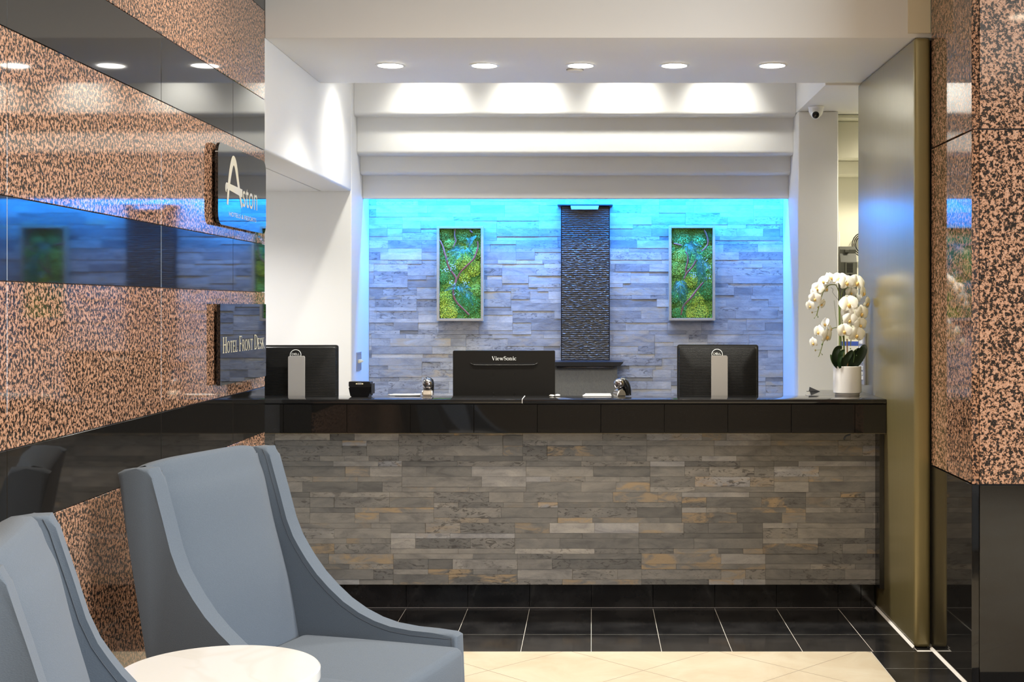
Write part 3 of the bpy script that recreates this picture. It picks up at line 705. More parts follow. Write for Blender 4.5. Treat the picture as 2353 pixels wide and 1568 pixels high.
# ------------------------------------------------------------------ small things on the counter
ZT = 1.05
def Lk(nm, me, mat, par, loc=None): return link(nm, me, mat, par, loc, False)
c = px(831, 912, 6.55)
pt = thing('payment_terminal', 'small black payment terminal with a metal connector port at left of the counter', 'terminal', (c.x, 6.54, ZT), math.radians(-6))
bm = prism_bm([(-0.046, 0), (0.046, 0), (0.056, 0.048), (-0.056, 0.048)], 0.075, 'y'); bmesh.ops.bevel(bm, geom=bm.edges[:], offset=0.004, segments=2, affect='EDGES')
Lk('body', mesh_of(bm, 'body', True, 35), black_gloss, pt, (0, -0.035, 0))
bm = prism_bm(rrect(-0.055, 0.053, 0.0481, 0.075, 0.005, 3), 0.05, 'y')
lid = Lk('rear_hood', mesh_of(bm, 'rear_hood', True, 35), black_plastic, pt, (0, -0.03, 0))
Lk('port', mesh_of(box_bm(0.022, 0.006, 0.009, 0.002), 'port'), silver, lid, (0.0, -0.002, 0.064))
for sx in (-0.015, 0.015): Lk('port_screw', mesh_of(box_bm(0.005, 0.008, 0.006, 0.001), 'port_screw'), cream_plastic, lid, (sx, -0.003, 0.064))
Lk('side_cover', mesh_of(box_bm(0.004, 0.06, 0.05, 0.001), 'side_cover'), black_plastic, pt, (0.058, 0.0, 0.04))
def scanner(label, cx, rz):
    o = thing('barcode_scanner', label, 'scanner', (cx, 6.555, ZT), rz, 'hand scanners')
    bm = prism_bm([(-0.030, 0), (0.026, 0), (0.024, 0.012), (0.012, 0.034), (-0.014, 0.036), (-0.026, 0.022)], 0.05, 'x'); bmesh.ops.bevel(bm, geom=bm.edges[:], offset=0.006, segments=3, affect='EDGES')
    Lk('foot', mesh_of(bm, 'foot', True, 50), plain('pewter', (0.50, 0.47, 0.43), 0.22, metal=0.9), o, (-0.025, 0, 0))
    bm = bmesh.new(); bmesh.ops.create_uvsphere(bm, u_segments=24, v_segments=16, radius=1.0)
    bmesh.ops.scale(bm, vec=(0.0265, 0.030, 0.027), verts=bm.verts)
    Lk('head', mesh_of(bm, 'head', True), chrome, o, (0, -0.002, 0.062))
    bm = bmesh.new(); tube_bm(bm, smooth_path([(0, 0.045, 0.004), (0, 0.042, 0.03), (0, 0.030, 0.06), (0, 0.014, 0.078), (0, 0.0, 0.080)], 4), [0.018, 0.018, 0.018, 0.019, 0.02, 0.02, 0.021, 0.021, 0.021, 0.021, 0.02, 0.02, 0.018, 0.016, 0.013, 0.01, 0.006], 12)
    bmesh.ops.scale(bm, vec=(1.35, 1, 1), verts=bm.verts)
    Lk('handle', mesh_of(bm, 'handle', True, 60), black_gloss, o)
    return o
scanner('dark chrome hand scanner standing between the terminal and the wide monitor', px(983, 0, 6.56).x, 0.0)
scanner('dark chrome hand scanner turned sideways below the slate fountain', px(1424, 0, 6.56).x, math.radians(-58))
def pen(name, label, cat, x0, x1, y, r, r2):
    o = thing(name, label, cat, (x0, y, ZT + r))
    tube('barrel', [(x0 + 0.012, y, ZT + r), (x0 + 0.04, y, ZT + r), (x1 - 0.004, y, ZT + r), (x1, y, ZT + r)], [r * 0.6, r, r2, r2 * 0.8], white_plastic, o, 12)
    tube('tip', [(x0, y, ZT + r), (x0 + 0.012, y, ZT + r)], [r * 0.15, r * 0.58], silver, o, 10)
    tube('clip', [(x1 - 0.05, y - r * 0.9, ZT + r * 1.2), (x1 - 0.005, y - r * 0.95, ZT + r * 1.2)], 0.0012, steel, o, 6)
pen('pen', 'long white pen lying left of the first chrome scanner', 'pen', px(890, 0, 6.57).x, px(966, 0, 6.57).x, 6.575, 0.0055, 0.006)
pd = thing('paper_pad', 'thin stack of white paper lying left of the sideways scanner', 'paper', (px(1372, 0, 6.57).x, 6.57, ZT))
for k in range(3):
    Lk('sheet', mesh_of(box_bm(0.142 - 0.008 * k, 0.05, 0.0035, 0.001), 'sheet'), white_plastic, pd, (0.002 * k, 0.001 * k, 0.0019 + 0.0037 * k))
R = random.Random(3)
cp = thing('crumpled_tissue', 'small crumpled white tissue on the counter by the wide monitor', 'tissue', (px(1275, 0, 6.5).x, 6.53, ZT))
for k, (dx, dy, r) in enumerate(((-0.016, 0, 0.010), (0.012, 0.004, 0.011))):
    bm = bmesh.new(); bmesh.ops.create_icosphere(bm, subdivisions=2, radius=r)
    for v in bm.verts: v.co *= R.uniform(0.75, 1.1); v.co.z = v.co.z * 0.55 + r * 0.5
    for v in bm.verts: v.co.z = max(0, v.co.z); v.co.x *= 1.35
    Lk('fold', mesh_of(bm, 'fold'), plain('tissue_paper', (0.85, 0.80, 0.72), 0.9), cp, (dx, dy, 0))
ho = thing('card_holder', 'small dark wedge shaped card holder on the counter left of the orchid', 'card holder', (px(1872, 0, 6.9).x, 6.92, ZT))
Lk('wedge', mesh_of(prism_bm([(-0.026, 0.001), (0.030, 0.001), (-0.022, 0.024)], 0.012, 'y'), 'wedge'), plain('slate_plastic', (0.06, 0.06, 0.065), 0.4), ho)
Lk('foot_plate', mesh_of(box_bm(0.066, 0.03, 0.0016), 'foot_plate'), black_plastic, ho, (-0.004, 0.006, 0.0009))

# ------------------------------------------------------------------ slate fountain on the back wall
fo = thing('wall_fountain', 'tall dark ribbed slate fountain panel hanging on the blue lit wall', 'fountain', (px(1345, 0, 8.5).x, 8.5, 1.05))
fx0, fx1 = px(1291, 0, 8.50).x, px(1399, 0, 8.50).x
fz0, fz1 = px(0, 833, 8.50).z, px(0, 475, 8.50).z
R = random.Random(21)
bm = bmesh.new(); NR, NC = 74, 44
rows = []
ph = [[R.uniform(0, 6.28) for _ in range(4)] for _ in range(NR + 1)]
for r in range(NR):
    for s, dep in ((0.0, 0.0), (0.22, 0.013), (0.52, 0.0125), (0.64, 0.0001)):
        row = []
        for cidx in range(NC + 1):
            u = cidx / NC; q = ph[r]
            wob = 0.0011 * (math.sin(17 * u + q[0]) + math.sin(41 * u + q[1]) + 0.8 * math.sin(83 * u + q[2]))
            z = fz1 - (r + s) * (fz1 - fz0) / NR + (wob if 0 < r + s < NR else 0)
            d = dep * (0.85 + 0.18 * math.sin(29 * u + q[3]) + 0.14 * R.uniform(-1, 1)) if dep > 0.001 else 0.0
            row.append(bm.verts.new((fx0 + u * (fx1 - fx0), 8.512 - d, z)))
        rows.append(row)
rows.append([bm.verts.new((fx0 + c_ / NC * (fx1 - fx0), 8.512, fz0)) for c_ in range(NC + 1)])
for a, b in zip(rows, rows[1:]):
    for k in range(NC): bm.faces.new((a[k], a[k + 1], b[k + 1], b[k]))
bk = [bm.verts.new(p) for p in ((fx0, 8.5355, fz1), (fx1, 8.5355, fz1), (fx1, 8.5355, fz0), (fx0, 8.5355, fz0))]
bm.faces.new(bk)
t = NT('wet_slate').set(rough=0.30)
t.color(t.mix(t.noise(t.pos(), 60, 4, 0.6), (0.09, 0.09, 0.092), (0.32, 0.31, 0.30))); t.bump(t.noise(t.pos(), 180, 3), 0.3, 0.003)
wet = t.m
me = bpy.data.meshes.new('ribbed_panel'); bm.to_mesh(me); bm.free(); link('ribbed_panel', me, wet, fo)
fc = (fx0 + fx1) / 2
box('side_frame', fx0 - 0.006, fx0 - 0.0005, 8.505, 8.5355, fz0, fz1, plain('dark_frame', (0.02, 0.02, 0.025), 0.4, metal=0.5), fo)
box('side_frame', fx1 + 0.0005, fx1 + 0.006, 8.505, 8.5355, fz0, fz1, plain('dark_frame', (0.02, 0.02, 0.025), 0.4), fo)
fdark = plain('fountain_dark_metal', (0.035, 0.036, 0.042), 0.35, metal=0.5)
box('hood', px(1281, 0, 8.46).x, px(1408, 0, 8.46).x, 8.44, 8.5355, fz1 + 0.001, fz1 + 0.010, fdark, fo, 0.002)
bm = prism_bm([(px(1313, 0, 8.44).x, fz1 - 0.022), (px(1374, 0, 8.44).x, fz1 - 0.022), (px(1376, 0, 8.44).x, fz1 + 0.001), (px(1311, 0, 8.44).x, fz1 + 0.001)], 0.045, 'y')
link('spout', mesh_of(bm, 'spout'), plain('spout_steel', (0.5, 0.5, 0.5), 0.4, metal=0.4), fo, (0, 8.436, 0))
hw = px(1432, 0, 8.25).x - fc
zs = px(0, 836, 8.25).z
bm = prism_bm([(fc - hw, zs + 0.004), (fc - hw + 0.02, zs - 0.016), (fc + hw - 0.02, zs - 0.016), (fc + hw, zs + 0.004), (fc + hw, zs + 0.010), (fc - hw, zs + 0.010)], 0.285, 'y')
link('basin_rim', mesh_of(bm, 'basin_rim'), fdark, fo, (0, 8.25, 0))
t = NT('basin_slate').set(rough=0.55); t.color(t.mix(t.noise(t.pos((1, 1, 0.4)), 70, 4, 0.7, 2.0), (0.08, 0.08, 0.082), (0.20, 0.20, 0.19)))
t.bump(t.noise(t.pos((1, 1, 0.4)), 70, 4, 0.7, 2.0), 0.5, 0.004)
box('basin', fc - hw + 0.035, fc + hw - 0.035, 8.28, 8.5355, 0.80, zs - 0.017, t.m, fo, 0.003)
box('light_bar', fc - hw + 0.06, fc + hw - 0.06, 8.262, 8.279, zs - 0.030, zs - 0.018, chrome, fo, 0.002)

# ------------------------------------------------------------------ moss pictures
wood = NT('pale_wood').set(rough=0.55)
wood.color(wood.mix(wood.noise(wood.pos((1, 1, 14)), 9, 4), (0.42, 0.33, 0.22), (0.55, 0.45, 0.31))); wood = wood.m
mossm = NT('moss').set(rough=0.9, spec=0.1)
at = mossm.n('ShaderNodeVertexColor'); at.layer_name = 'tint'; mossm.color(at.outputs[0]); mossm = mossm.m
barkm = NT('branch_bark').set(rough=0.5)
barkm.color(barkm.mix(barkm.noise(barkm.pos(), 90, 4), (0.22, 0.075, 0.06), (0.36, 0.14, 0.11))); barkm = barkm.m
fernm = NT('fern_green').set(rough=0.6)
fernm.color(fernm.mix(fernm.rnd(), (0.04, 0.30, 0.29), (0.16, 0.50, 0.48))); fernm = fernm.m
palem = plain('pale_leaf', (0.48, 0.62, 0.55), 0.6)
G1, G2, G3, G4, G5 = (0.19, 0.56, 0.16), (0.30, 0.62, 0.13), (0.48, 0.68, 0.09), (0.11, 0.42, 0.13), (0.55, 0.72, 0.11)
def moss_picture(label, X0, fr, zoom0, branches, fronds, pales, mounds, seed):
    """fr: frame pixel box (x0,y0,x1,y1); traced points are in a 6.03x crop whose corner is zoom0"""
    R = random.Random(seed); YF = 8.492
    P = lambda q: ((zoom0[0] + q[0] / 6.03 - VPX) * YF / FPX, CAMH + (VPY - (zoom0[1] + q[1] / 6.03)) * YF / FPX)
    x0, x1 = (fr[0] - VPX) * YF / FPX, (fr[2] - VPX) * YF / FPX
    z0, z1 = CAMH + (VPY - fr[3]) * YF / FPX, CAMH + (VPY - fr[1]) * YF / FPX
    o = thing('moss_picture', label, 'picture', ((x0 + x1) / 2, 8.53, z0), 0, 'framed moss pictures')
    fw = 0.016
    for a, b, c, d in ((x0, x0 + fw, z0, z1), (x1 - fw, x1, z0, z1), (x0 + fw, x1 - fw, z1 - fw, z1), (x0 + fw, x1 - fw, z0, z0 + fw)):
        box('frame_rail', a, b, 8.478, 8.534, c, d, wood, o, 0.0015)
    box('backing', x0 + fw, x1 - fw, 8.522, 8.533, z0 + fw, z1 - fw, plain('moss_backing', (0.05, 0.10, 0.03), 0.9), o)
    md = []
    for mx, mz, r, colr in mounds:
        a, b = P((mx, mz)); md.append((a, b, r / 6.03 * YF / FPX, colr))
    def height(x, z):
        h, colr, best = 0.0, (G1, G2)[int((math.sin(x * 60) + math.sin(z * 47)) > 0)], 0.0
        for a, b, r, cc in md:
            d2 = ((x - a) ** 2 + (z - b) ** 2) / (r * r)
            if d2 < 1 and (1 - d2) > best: best = 1 - d2; h = 0.020 * math.sqrt(1 - d2); colr = cc
        return h, colr
    vs, fs, cols = [], [], []
    for k in range(9000):
        x, z = R.uniform(x0 + fw + .002, x1 - fw - .002), R.uniform(z0 + fw + .002, z1 - fw - .002)
        h, colr = height(x, z); y = 8.520 - h - R.uniform(0, 0.007)
        s = R.uniform(0.0022, 0.0042); f = R.uniform(0.55, 1.6)
        a = R.uniform(0, 6.28); t1 = Vector((math.cos(a), R.uniform(-0.7, 0.3), math.sin(a))) * s; t2 = Vector((-math.sin(a), R.uniform(-0.7, 0.3), math.cos(a))) * s * 0.7
        c0 = Vector((x, y, z)); i = len(vs)
        vs += [c0 - t1, c0 + t2, c0 + t1, c0 - t2]; fs.append((i, i + 1, i + 2, i + 3)); j = R.uniform(0.85, 1.2)
        cols += [(colr[0] * f * j, colr[1] * f, colr[2] * f, 1)] * 4
    me = bpy.data.meshes.new('moss'); me.from_pydata(vs, [], fs)
    ca = me.color_attributes.new('tint', 'FLOAT_COLOR', 'POINT')
    for i, cc in enumerate(cols): ca.data[i].color = cc
    tag(link('moss', me, mossm, o), kind='stuff')
    # solid mound surface under the tufts
    bm = bmesh.new(); nx, nz = 26, 52; grid = []
    for j in range(nz + 1):
        row = []
        for i in range(nx + 1):
            x = x0 + fw + (x1 - x0 - 2 * fw) * i / nx; z = z0 + fw + (z1 - z0 - 2 * fw) * j / nz
            row.append(bm.verts.new((x, 8.5215 - height(x, z)[0] * (0 if i in (0, nx) or j in (0, nz) else 1), z)))
        grid.append(row)
    for a, b in zip(grid, grid[1:]):
        for k in range(nx): bm.faces.new((a[k], b[k], b[k + 1], a[k + 1]))
    me = bpy.data.meshes.new('moss_bed'); bm.to_mesh(me); bm.free(); smooth(me)
    link('moss_bed', me, plain('moss_bed', (0.14, 0.28, 0.05), 0.95), o)
    for pts, r in branches:
        p3 = []
        for q in pts:
            x, z = P(q); p3.append((x, 8.490 - 0.004 * math.sin(q[1] * 0.013), z))
        sp = smooth_path(p3, 5); m = len(sp)
        tube('branch', sp, [1.25 * r * (0.75 + 0.3 * math.sin(k * 0.9) * 0.3 + 0.25 * math.sin(math.pi * k / (m - 1))) for k in range(m)], barkm, o, 8)
    for (bx, bz), (tx, tz) in fronds:
        A_, B_ = P((bx, bz)), P((tx, tz))
        a = Vector((A_[0], 8.482, A_[1])); b = Vector((B_[0], 8.476, B_[1])); mid = (a + b) / 2 + Vector((0, -0.012, 0.008))
        sp = smooth_path([a, mid, b], 11); bm = bmesh.new(); tube_bm(bm, sp, 0.0008, 4)
        ln = (b - a).length
        for k in range(1, len(sp)):
            d = (sp[k] - sp[k - 1]).normalized(); sd = d.cross(Vector((0, 1, 0))).normalized()
            wv = ln * 0.30 * (1.02 - k / len(sp)) + 0.003
            for sg in (-1, 1):
                tip = sp[k] + (sd * sg * 0.8 + d * 0.75) * wv + Vector((0, R.uniform(-0.006, 0.004), 0))
                e = d * min(0.0013, ln * 0.018)
                q = [bm.verts.new(sp[k] - e), bm.verts.new((sp[k] + tip) / 2 - e * 1.2 + Vector((0, -0.002, 0))), bm.verts.new(tip), bm.verts.new((sp[k] + tip) / 2 + e * 1.2)]
                bm.faces.new(q)
        me = bpy.data.meshes.new('fern_frond'); bm.to_mesh(me); bm.free(); link('fern_frond', me, fernm, o)
    for cxp, czp, nn in pales:
        bm = bmesh.new()
        for k in range(nn):
            x, z = P((cxp + R.uniform(-45, 45), czp + R.uniform(-40, 40)))
            bmesh.ops.create_icosphere(bm, subdivisions=1, radius=0.0036, matrix=Matrix.Translation((x, 8.474 + R.uniform(0, .006), z)) @ Matrix.Diagonal((1.2, 0.5, 1, 1)))
        tag(link('pale_sprig', mesh_of(bm, 'pale_sprig', True), palem, o), kind='stuff')
moss_picture('framed green moss picture left of the fountain, with a forked branch', 0, (1004, 520, 1111, 738), (980, 500),
    [([(180, 315), (225, 400), (250, 490), (275, 560), (300, 660), (340, 740), (385, 800), (410, 860), (385, 950), (372, 1020), (385, 1110), (430, 1190), (500, 1260), (590, 1350)], 0.0058),
     ([(425, 850), (470, 760), (560, 670), (650, 580), (690, 490), (715, 400), (705, 330)], 0.0048), ([(400, 160), (390, 250), (405, 330), (370, 410)], 0.0038), ([(600, 175), (640, 215)], 0.0045)],
    [((520, 400), (270, 590)), ((470, 440), (360, 455)), ((560, 400), (690, 260)), ((560, 420), (650, 520)), ((520, 430), (500, 580)), ((600, 360), (560, 290)), ((470, 500), (380, 640)), ((560, 430), (580, 545)), ((640, 330), (590, 420)), ((470, 440), (300, 480)),
     ((430, 960), (255, 1020)), ((430, 950), (640, 1060)), ((560, 1020), (645, 1210)), ((480, 960), (560, 1110)), ((440, 950), (500, 1090)), ((520, 960), (620, 980))],
    [(260, 715, 12), (375, 700, 9), (335, 650, 6), (370, 915, 16), (555, 915, 8), (430, 1080, 4)],
    [(250, 210, 105, G1), (520, 240, 115, G1), (710, 220, 90, G1), (310, 350, 80, G2), (500, 620, 120, G3), (640, 700, 120, G3), (520, 820, 90, G3), (290, 1310, 140, G5), (250, 1130, 110, G3), (600, 1200, 150, G4), (220, 850, 80, G4), (690, 1000, 90, G2), (700, 500, 80, G2)], 7)
moss_picture('framed green moss picture right of the fountain, with a long diagonal branch', 0, (1537, 519, 1643, 737), (1510, 500),
    [([(650, 170), (690, 260), (705, 350), (670, 420), (610, 470)], 0.0044), ([(390, 470), (425, 530), (420, 620), (400, 700), (395, 770)], 0.0042),
     ([(545, 580), (490, 680), (410, 770), (375, 850)], 0.0050), ([(640, 900), (560, 990), (470, 1110), (370, 1220), (330, 1350)], 0.0052), ([(230, 360), (340, 385)], 0.0045)],
    [((400, 370), (620, 480)), ((420, 380), (450, 630)), ((420, 370), (340, 430)), ((430, 370), (560, 540)), ((440, 360), (610, 400)), ((480, 380), (540, 600)), ((560, 500), (610, 700)),
     ((590, 560), (640, 890)), ((590, 600), (560, 800)), ((600, 640), (570, 920)), ((600, 700), (680, 880)), ((650, 620), (740, 760)),
     ((320, 880), (200, 1050)), ((320, 900), (370, 1250)), ((340, 890), (425, 1050)), ((320, 900), (310, 1150)), ((300, 900), (230, 970)), ((330, 880), (400, 930)), ((300, 950), (230, 1110)), ((330, 1000), (400, 1130))],
    [(660, 590, 9), (710, 680, 9), (700, 830, 9), (490, 800, 12)],
    [(340, 240, 160, G1), (590, 280, 120, G1), (730, 230, 90, G4), (330, 530, 110, G2), (280, 710, 120, G2), (470, 880, 100, G3), (560, 1320, 160, G5), (530, 1150, 130, G3), (710, 1020, 130, G4), (700, 480, 90, G1), (260, 1330, 80, G4), (230, 1120, 80, G1)], 8)

# ------------------------------------------------------------------ potted orchid
oc = px(1947, 0, 6.70).x; OY = 6.70
orchid = thing('potted_orchid', 'white flowering orchid in a plain white cylindrical pot on the counter', 'plant', (oc, OY, ZT))
lathe('pot', [(0, 0.006), (0.058, 0.006), (0.060, 0.0), (0.062, 0.006), (0.0695, 0.010), (0.0705, 0.02), (0.0705, 0.142), (0.069, 0.1435), (0.066, 0.142), (0.065, 0.13), (0, 0.13)], plain('white_ceramic', (0.80, 0.78, 0.77), 0.32), orchid, (oc, OY, ZT), 48)
lathe('soil', [(0, 0.134), (0.0648, 0.1305)], plain('potting_moss', (0.05, 0.035, 0.02), 0.95), orchid, (oc, OY, ZT), 24)
def O(x, y, dy=0.0): return px(1830 + x / 4.75, 600 + y / 4.75, OY + dy)
leafm = plain('orchid_leaf', (0.018, 0.040, 0.016), 0.35); leafl = plain('orchid_leaf_pale', (0.10, 0.17, 0.05), 0.45)
stemm = plain('orchid_stem', (0.22, 0.26, 0.07), 0.5); rodm = plain('brown_stake', (0.05, 0.035, 0.022), 0.6); cane = plain('bamboo_cane', (0.42, 0.24, 0.12), 0.5)
budm = plain('orchid_bud', (0.30, 0.22, 0.09), 0.5); budg = plain('green_bud', (0.10, 0.17, 0.04), 0.5)
petm = NT('orchid_petal').set(rough=0.55, sub=0.0)
petm.color(petm.mix(petm.rnd(), (0.84, 0.82, 0.72), (0.86, 0.85, 0.80)))
petm = petm.m
lipm = plain('orchid_lip', (0.80, 0.52, 0.16), 0.5)
def leaf(pts, wmax, mat, cup=0.3, face=(0, -1, 0)):
    sp = smooth_path(pts, 5); n = len(sp); bm = bmesh.new(); rows = []
    for k, p in enumerate(sp):
        d = (sp[min(k + 1, n - 1)] - sp[max(k - 1, 0)]).normalized(); s = d.cross(Vector(face)).normalized(); nn = s.cross(d)
        w = wmax * (math.sin(math.pi * min(1, 0.10 + 0.90 * k / (n - 1))) ** 0.6 if k < n - 1 else 0.02)
        rows.append([bm.verts.new(p + s * w * u + nn * w * cup * abs(u)) for u in (-1, -0.5, 0, 0.5, 1)])
    for a, b in zip(rows, rows[1:]):
        for k in range(4): bm.faces.new((a[k], a[k + 1], b[k + 1], b[k]))
    bmesh.ops.solidify(bm, geom=bm.faces[:], thickness=0.0016)
    return link('leaf', mesh_of(bm, 'leaf', True, 60), mat, orchid)
leaf([O(470, 1170, -.03), O(430, 1110, -.045), O(425, 1030, -.05), O(450, 960, -.045), O(500, 940, -.04)], 0.019, leafm)
leaf([O(500, 1175, -.045), O(520, 1110, -.055), O(570, 1030, -.06), O(615, 975, -.05)], 0.017, leafm)
leaf([O(600, 1175, -.03), O(650, 1110, -.04), O(705, 1020, -.04), O(735, 950, -.03), O(725, 915, -.02)], 0.023, leafm)
leaf([O(480, 1172, -.055), O(465, 1110, -.065), O(475, 1060, -.065), O(505, 1030, -.06)], 0.010, plain('orchid_leaf_mid', (0.03, 0.085, 0.03), 0.4))
leaf([O(500, 1100, -.050), O(480, 1050, -.058), O(490, 1000, -.06), O(530, 972, -.055)], 0.012, plain('orchid_leaf_mid', (0.03, 0.085, 0.03), 0.4))
leaf([O(440, 1160, -.02), O(405, 1110, -.02), O(385, 1060, -.015), O(372, 1020, -.01)], 0.008, leafl)
leaf([O(560, 1165, .03), O(600, 1080, .045), O(640, 1010, .05), O(690, 950, .045)], 0.018, leafm)
def stem(pts, r, mat, nm='stem'):
    tube(nm, smooth_path(pts, 6), r, mat, orchid, 8)
stem([O(505, 1180), O(495, 950), O(478, 700), O(472, 470), O(470, 380), O(440, 275, -.02), O(395, 258, -.03), O(345, 272, -.04), O(295, 335, -.05), O(262, 430, -.05), O(240, 520, -.05), O(218, 600, -.05)], 0.0024, stemm)
stem([O(520, 1180, .01), O(505, 700, .01), O(490, 450, .01), O(500, 340), O(540, 300, -.01), O(560, 380, -.02), O(575, 480, -.03), O(590, 640, -.045), O(600, 780, -.05), O(590, 930, -.05)], 0.0022, stemm)
stem([O(530, 1180, .01), O(520, 720, .02), O(530, 420, .02), O(560, 300, .01), O(610, 320, -.01), O(655, 400, -.02), O(680, 520, -.03), O(715, 660, -.04), O(700, 820, -.05)], 0.0022, stemm)
stem([O(525, 1180, -.01), O(515, 870, -.02), O(462, 740, -.02), O(400, 735, -.03), O(345, 780, -.04), O(300, 860, -.045), O(272, 960, -.045), O(245, 1040, -.045)], 0.0020, stemm)
stem([O(510, 1180, .015), O(515, 900, .015), O(500, 560, .015), O(490, 350, .015)], 0.0030, rodm, 'stake')
stem([O(560, 1180, -.005), O(555, 1000, -.01), O(553, 850, -.01)], 0.0036, cane, 'cane')
stem([O(480, 1170, -.01), O(472, 700, -.015), O(470, 460, -.015)], 0.0040, plain('green_stake', (0.20, 0.30, 0.06), 0.5), 'stake')
stem([O(450, 760, -.03), O(430, 600, -.03), O(412, 430, -.03)], 0.0008, stemm, 'twig')
stem([O(470, 440, -.02), O(430, 390, -.03), O(395, 340, -.03), O(400, 310, -.03), O(375, 290, -.03)], 0.0008, rodm, 'twig')
stem([O(575, 410, -.03), O(600, 300, -.04), O(615, 200, -.04)], 0.0008, stemm, 'twig')
R = random.Random(17)
def petal_mesh(L, Wd, tipw, curl):
    bm = bmesh.new(); rows = []
    for k in range(7):
        u = k / 6; w = Wd * (math.sin(math.pi * (0.08 + 0.86 * u) ** tipw)) + 0.0008; z = -curl * u * u * L + 0.10 * L * math.sin(math.pi * u)
        rows.append([bm.verts.new((w * s, u * L, z + 0.16 * w * (1 - s * s))) for s in (-1, -0.55, 0, 0.55, 1)])
    for a, b in zip(rows, rows[1:]):
        for k in range(4): bm.faces.new((a[k], a[k + 1], b[k + 1], b[k]))
    me = bpy.data.meshes.new('petal'); bm.to_mesh(me); bm.free(); smooth(me); me.materials.append(petm); return me
PM_side = petal_mesh(0.0235, 0.0165, 0.85, 0.12); PM_sep = petal_mesh(0.0225, 0.0095, 0.9, 0.16)
bm = bmesh.new(); bmesh.ops.create_uvsphere(bm, u_segments=10, v_segments=7, radius=1)
bmesh.ops.scale(bm, vec=(0.0042, 0.0062, 0.0045), verts=bm.verts); LIP = mesh_of(bm, 'lip', True); LIP.materials.append(lipm)
bm = bmesh.new(); bmesh.ops.create_uvsphere(bm, u_segments=8, v_segments=6, radius=0.003); CEN = mesh_of(bm, 'column', True); CEN.materials.append(plain('orchid_column', (0.82, 0.68, 0.42), 0.5))
def flower(x, y, dy, size, yaw, pitch, roll):
    c0 = O(x, y, dy)
    f = bpy.data.objects.new('flower', CEN); COL.objects.link(f); f.parent = orchid; f.matrix_parent_inverse = wm(orchid).inverted()
    # flower plane: local z faces outward; local y is up
    M = Matrix.Translation(c0) @ Matrix.Rotation(math.radians(yaw), 4, 'Z') @ Matrix.Rotation(math.radians(90 + pitch), 4, 'X') @ Matrix.Rotation(math.radians(roll), 4, 'Z') @ Matrix.Scale(size * 1.42, 4)
    f.matrix_basis = M
    for ang, me in ((0, PM_sep), (125, PM_sep), (-125, PM_sep), (72, PM_side), (-72, PM_side)):
        p = bpy.data.objects.new('petal', me); COL.objects.link(p); p.parent = f
        p.matrix_basis = Matrix.Rotation(math.radians(ang), 4, 'Z') @ Matrix.Rotation(math.radians(R.uniform(2, 14)), 4, 'X') @ Matrix.Translation((0, 0.001, -0.001 if me is PM_sep else 0.0015))
    p = bpy.data.objects.new('lip', LIP); COL.objects.link(p); p.parent = f
    p.matrix_basis = Matrix.Translation((0, -0.006, 0.005)) @ Matrix.Rotation(math.radians(30), 4, 'X')
for q in ((365, 185, -.03, .95, 35, -30, 10), (295, 225, -.045, .95, -40, -20, 30), (235, 300, -.05, 1.0, -20, -10, -20), (195, 350, -.045, .9, -60, 10, 20), (205, 405, -.055, 1.0, -25, 10, 0), (155, 485, -.05, .85, -50, 15, 10), (275, 465, -.05, .8, 40, 20, -30), (320, 300, -.03, .8, 60, 0, 0),
          (470, 200, -.03, 1.25, -15, -35, 0), (545, 235, -.045, 1.2, 5, -10, 10), (655, 235, -.03, 1.35, 20, -20, -12), (600, 340, -.02, .9, 0, 20, 0), (715, 345, -.03, 1.15, 55, -5, 10), (765, 455, -.03, 1.05, 60, 10, -15), (570, 470, -.055, 1.45, -8, -14, 12), (560, 570, -.05, 1.0, -25, 12, 0),
          (705, 565, -.05, 1.2, 22, 4, 0), (585, 640, -.06, 1.15, -8, 6, -10), (690, 690, -.055, 1.15, 24, 10, 10), (530, 760, -.06, 1.2, -30, 4, 0), (655, 800, -.06, 1.3, 12, 8, -6), (640, 420, -.01, .9, 10, 0, 20),
          (320, 685, -.04, .95, -60, -10, 20), (250, 770, -.05, 1.0, -55, 0, 0), (325, 815, -.05, 1.25, 50, 10, 0), (190, 890, -.045, .85, -55, 10, 10), (365, 740, -.03, .7, 70, -20, 0)):
    flower(*q)
def bud(x, y, dy, r, mat):
    bm = bmesh.new(); bmesh.ops.create_uvsphere(bm, u_segments=10, v_segments=8, radius=r); bmesh.ops.scale(bm, vec=(0.85, 0.85, 1.25), verts=bm.verts)
    link('bud', mesh_of(bm, 'bud', True), mat, orchid, O(x, y, dy))
for q in ((172, 562, -.05, .0042, budm), (195, 625, -.05, .0026, budg), (235, 612, -.05, .0030, budg), (235, 505, -.055, .0038, budm), (207, 975, -.045, .0044, budm), (240, 1045, -.045, .0022, budg), (281, 1022, -.045, .0028, budg), (281, 912, -.05, .0046, budg), (775, 552, -.03, .0038, budm), (745, 670, -.05, .0030, budm), (590, 958, -.06, .0036, leafl), (655, 970, -.055, .0034, leafl), (657, 1032, -.055, .0026, leafl)):
    bud(*q)
for a, b in (((232, 548), (172, 562)), ((222, 590), (195, 625)), ((228, 585), (235, 612)), ((270, 970), (207, 975)), ((262, 1000), (281, 1022)), ((245, 505), (235, 505))):
    tube('twig', [O(*a, -.05), O(*b, -.05)], 0.0009, stemm, orchid, 6)
stem([O(620, 1110, -.06), O(632, 1040, -.06), O(628, 985, -.06), O(655, 965, -.058)], 0.0010, leafl, 'twig')

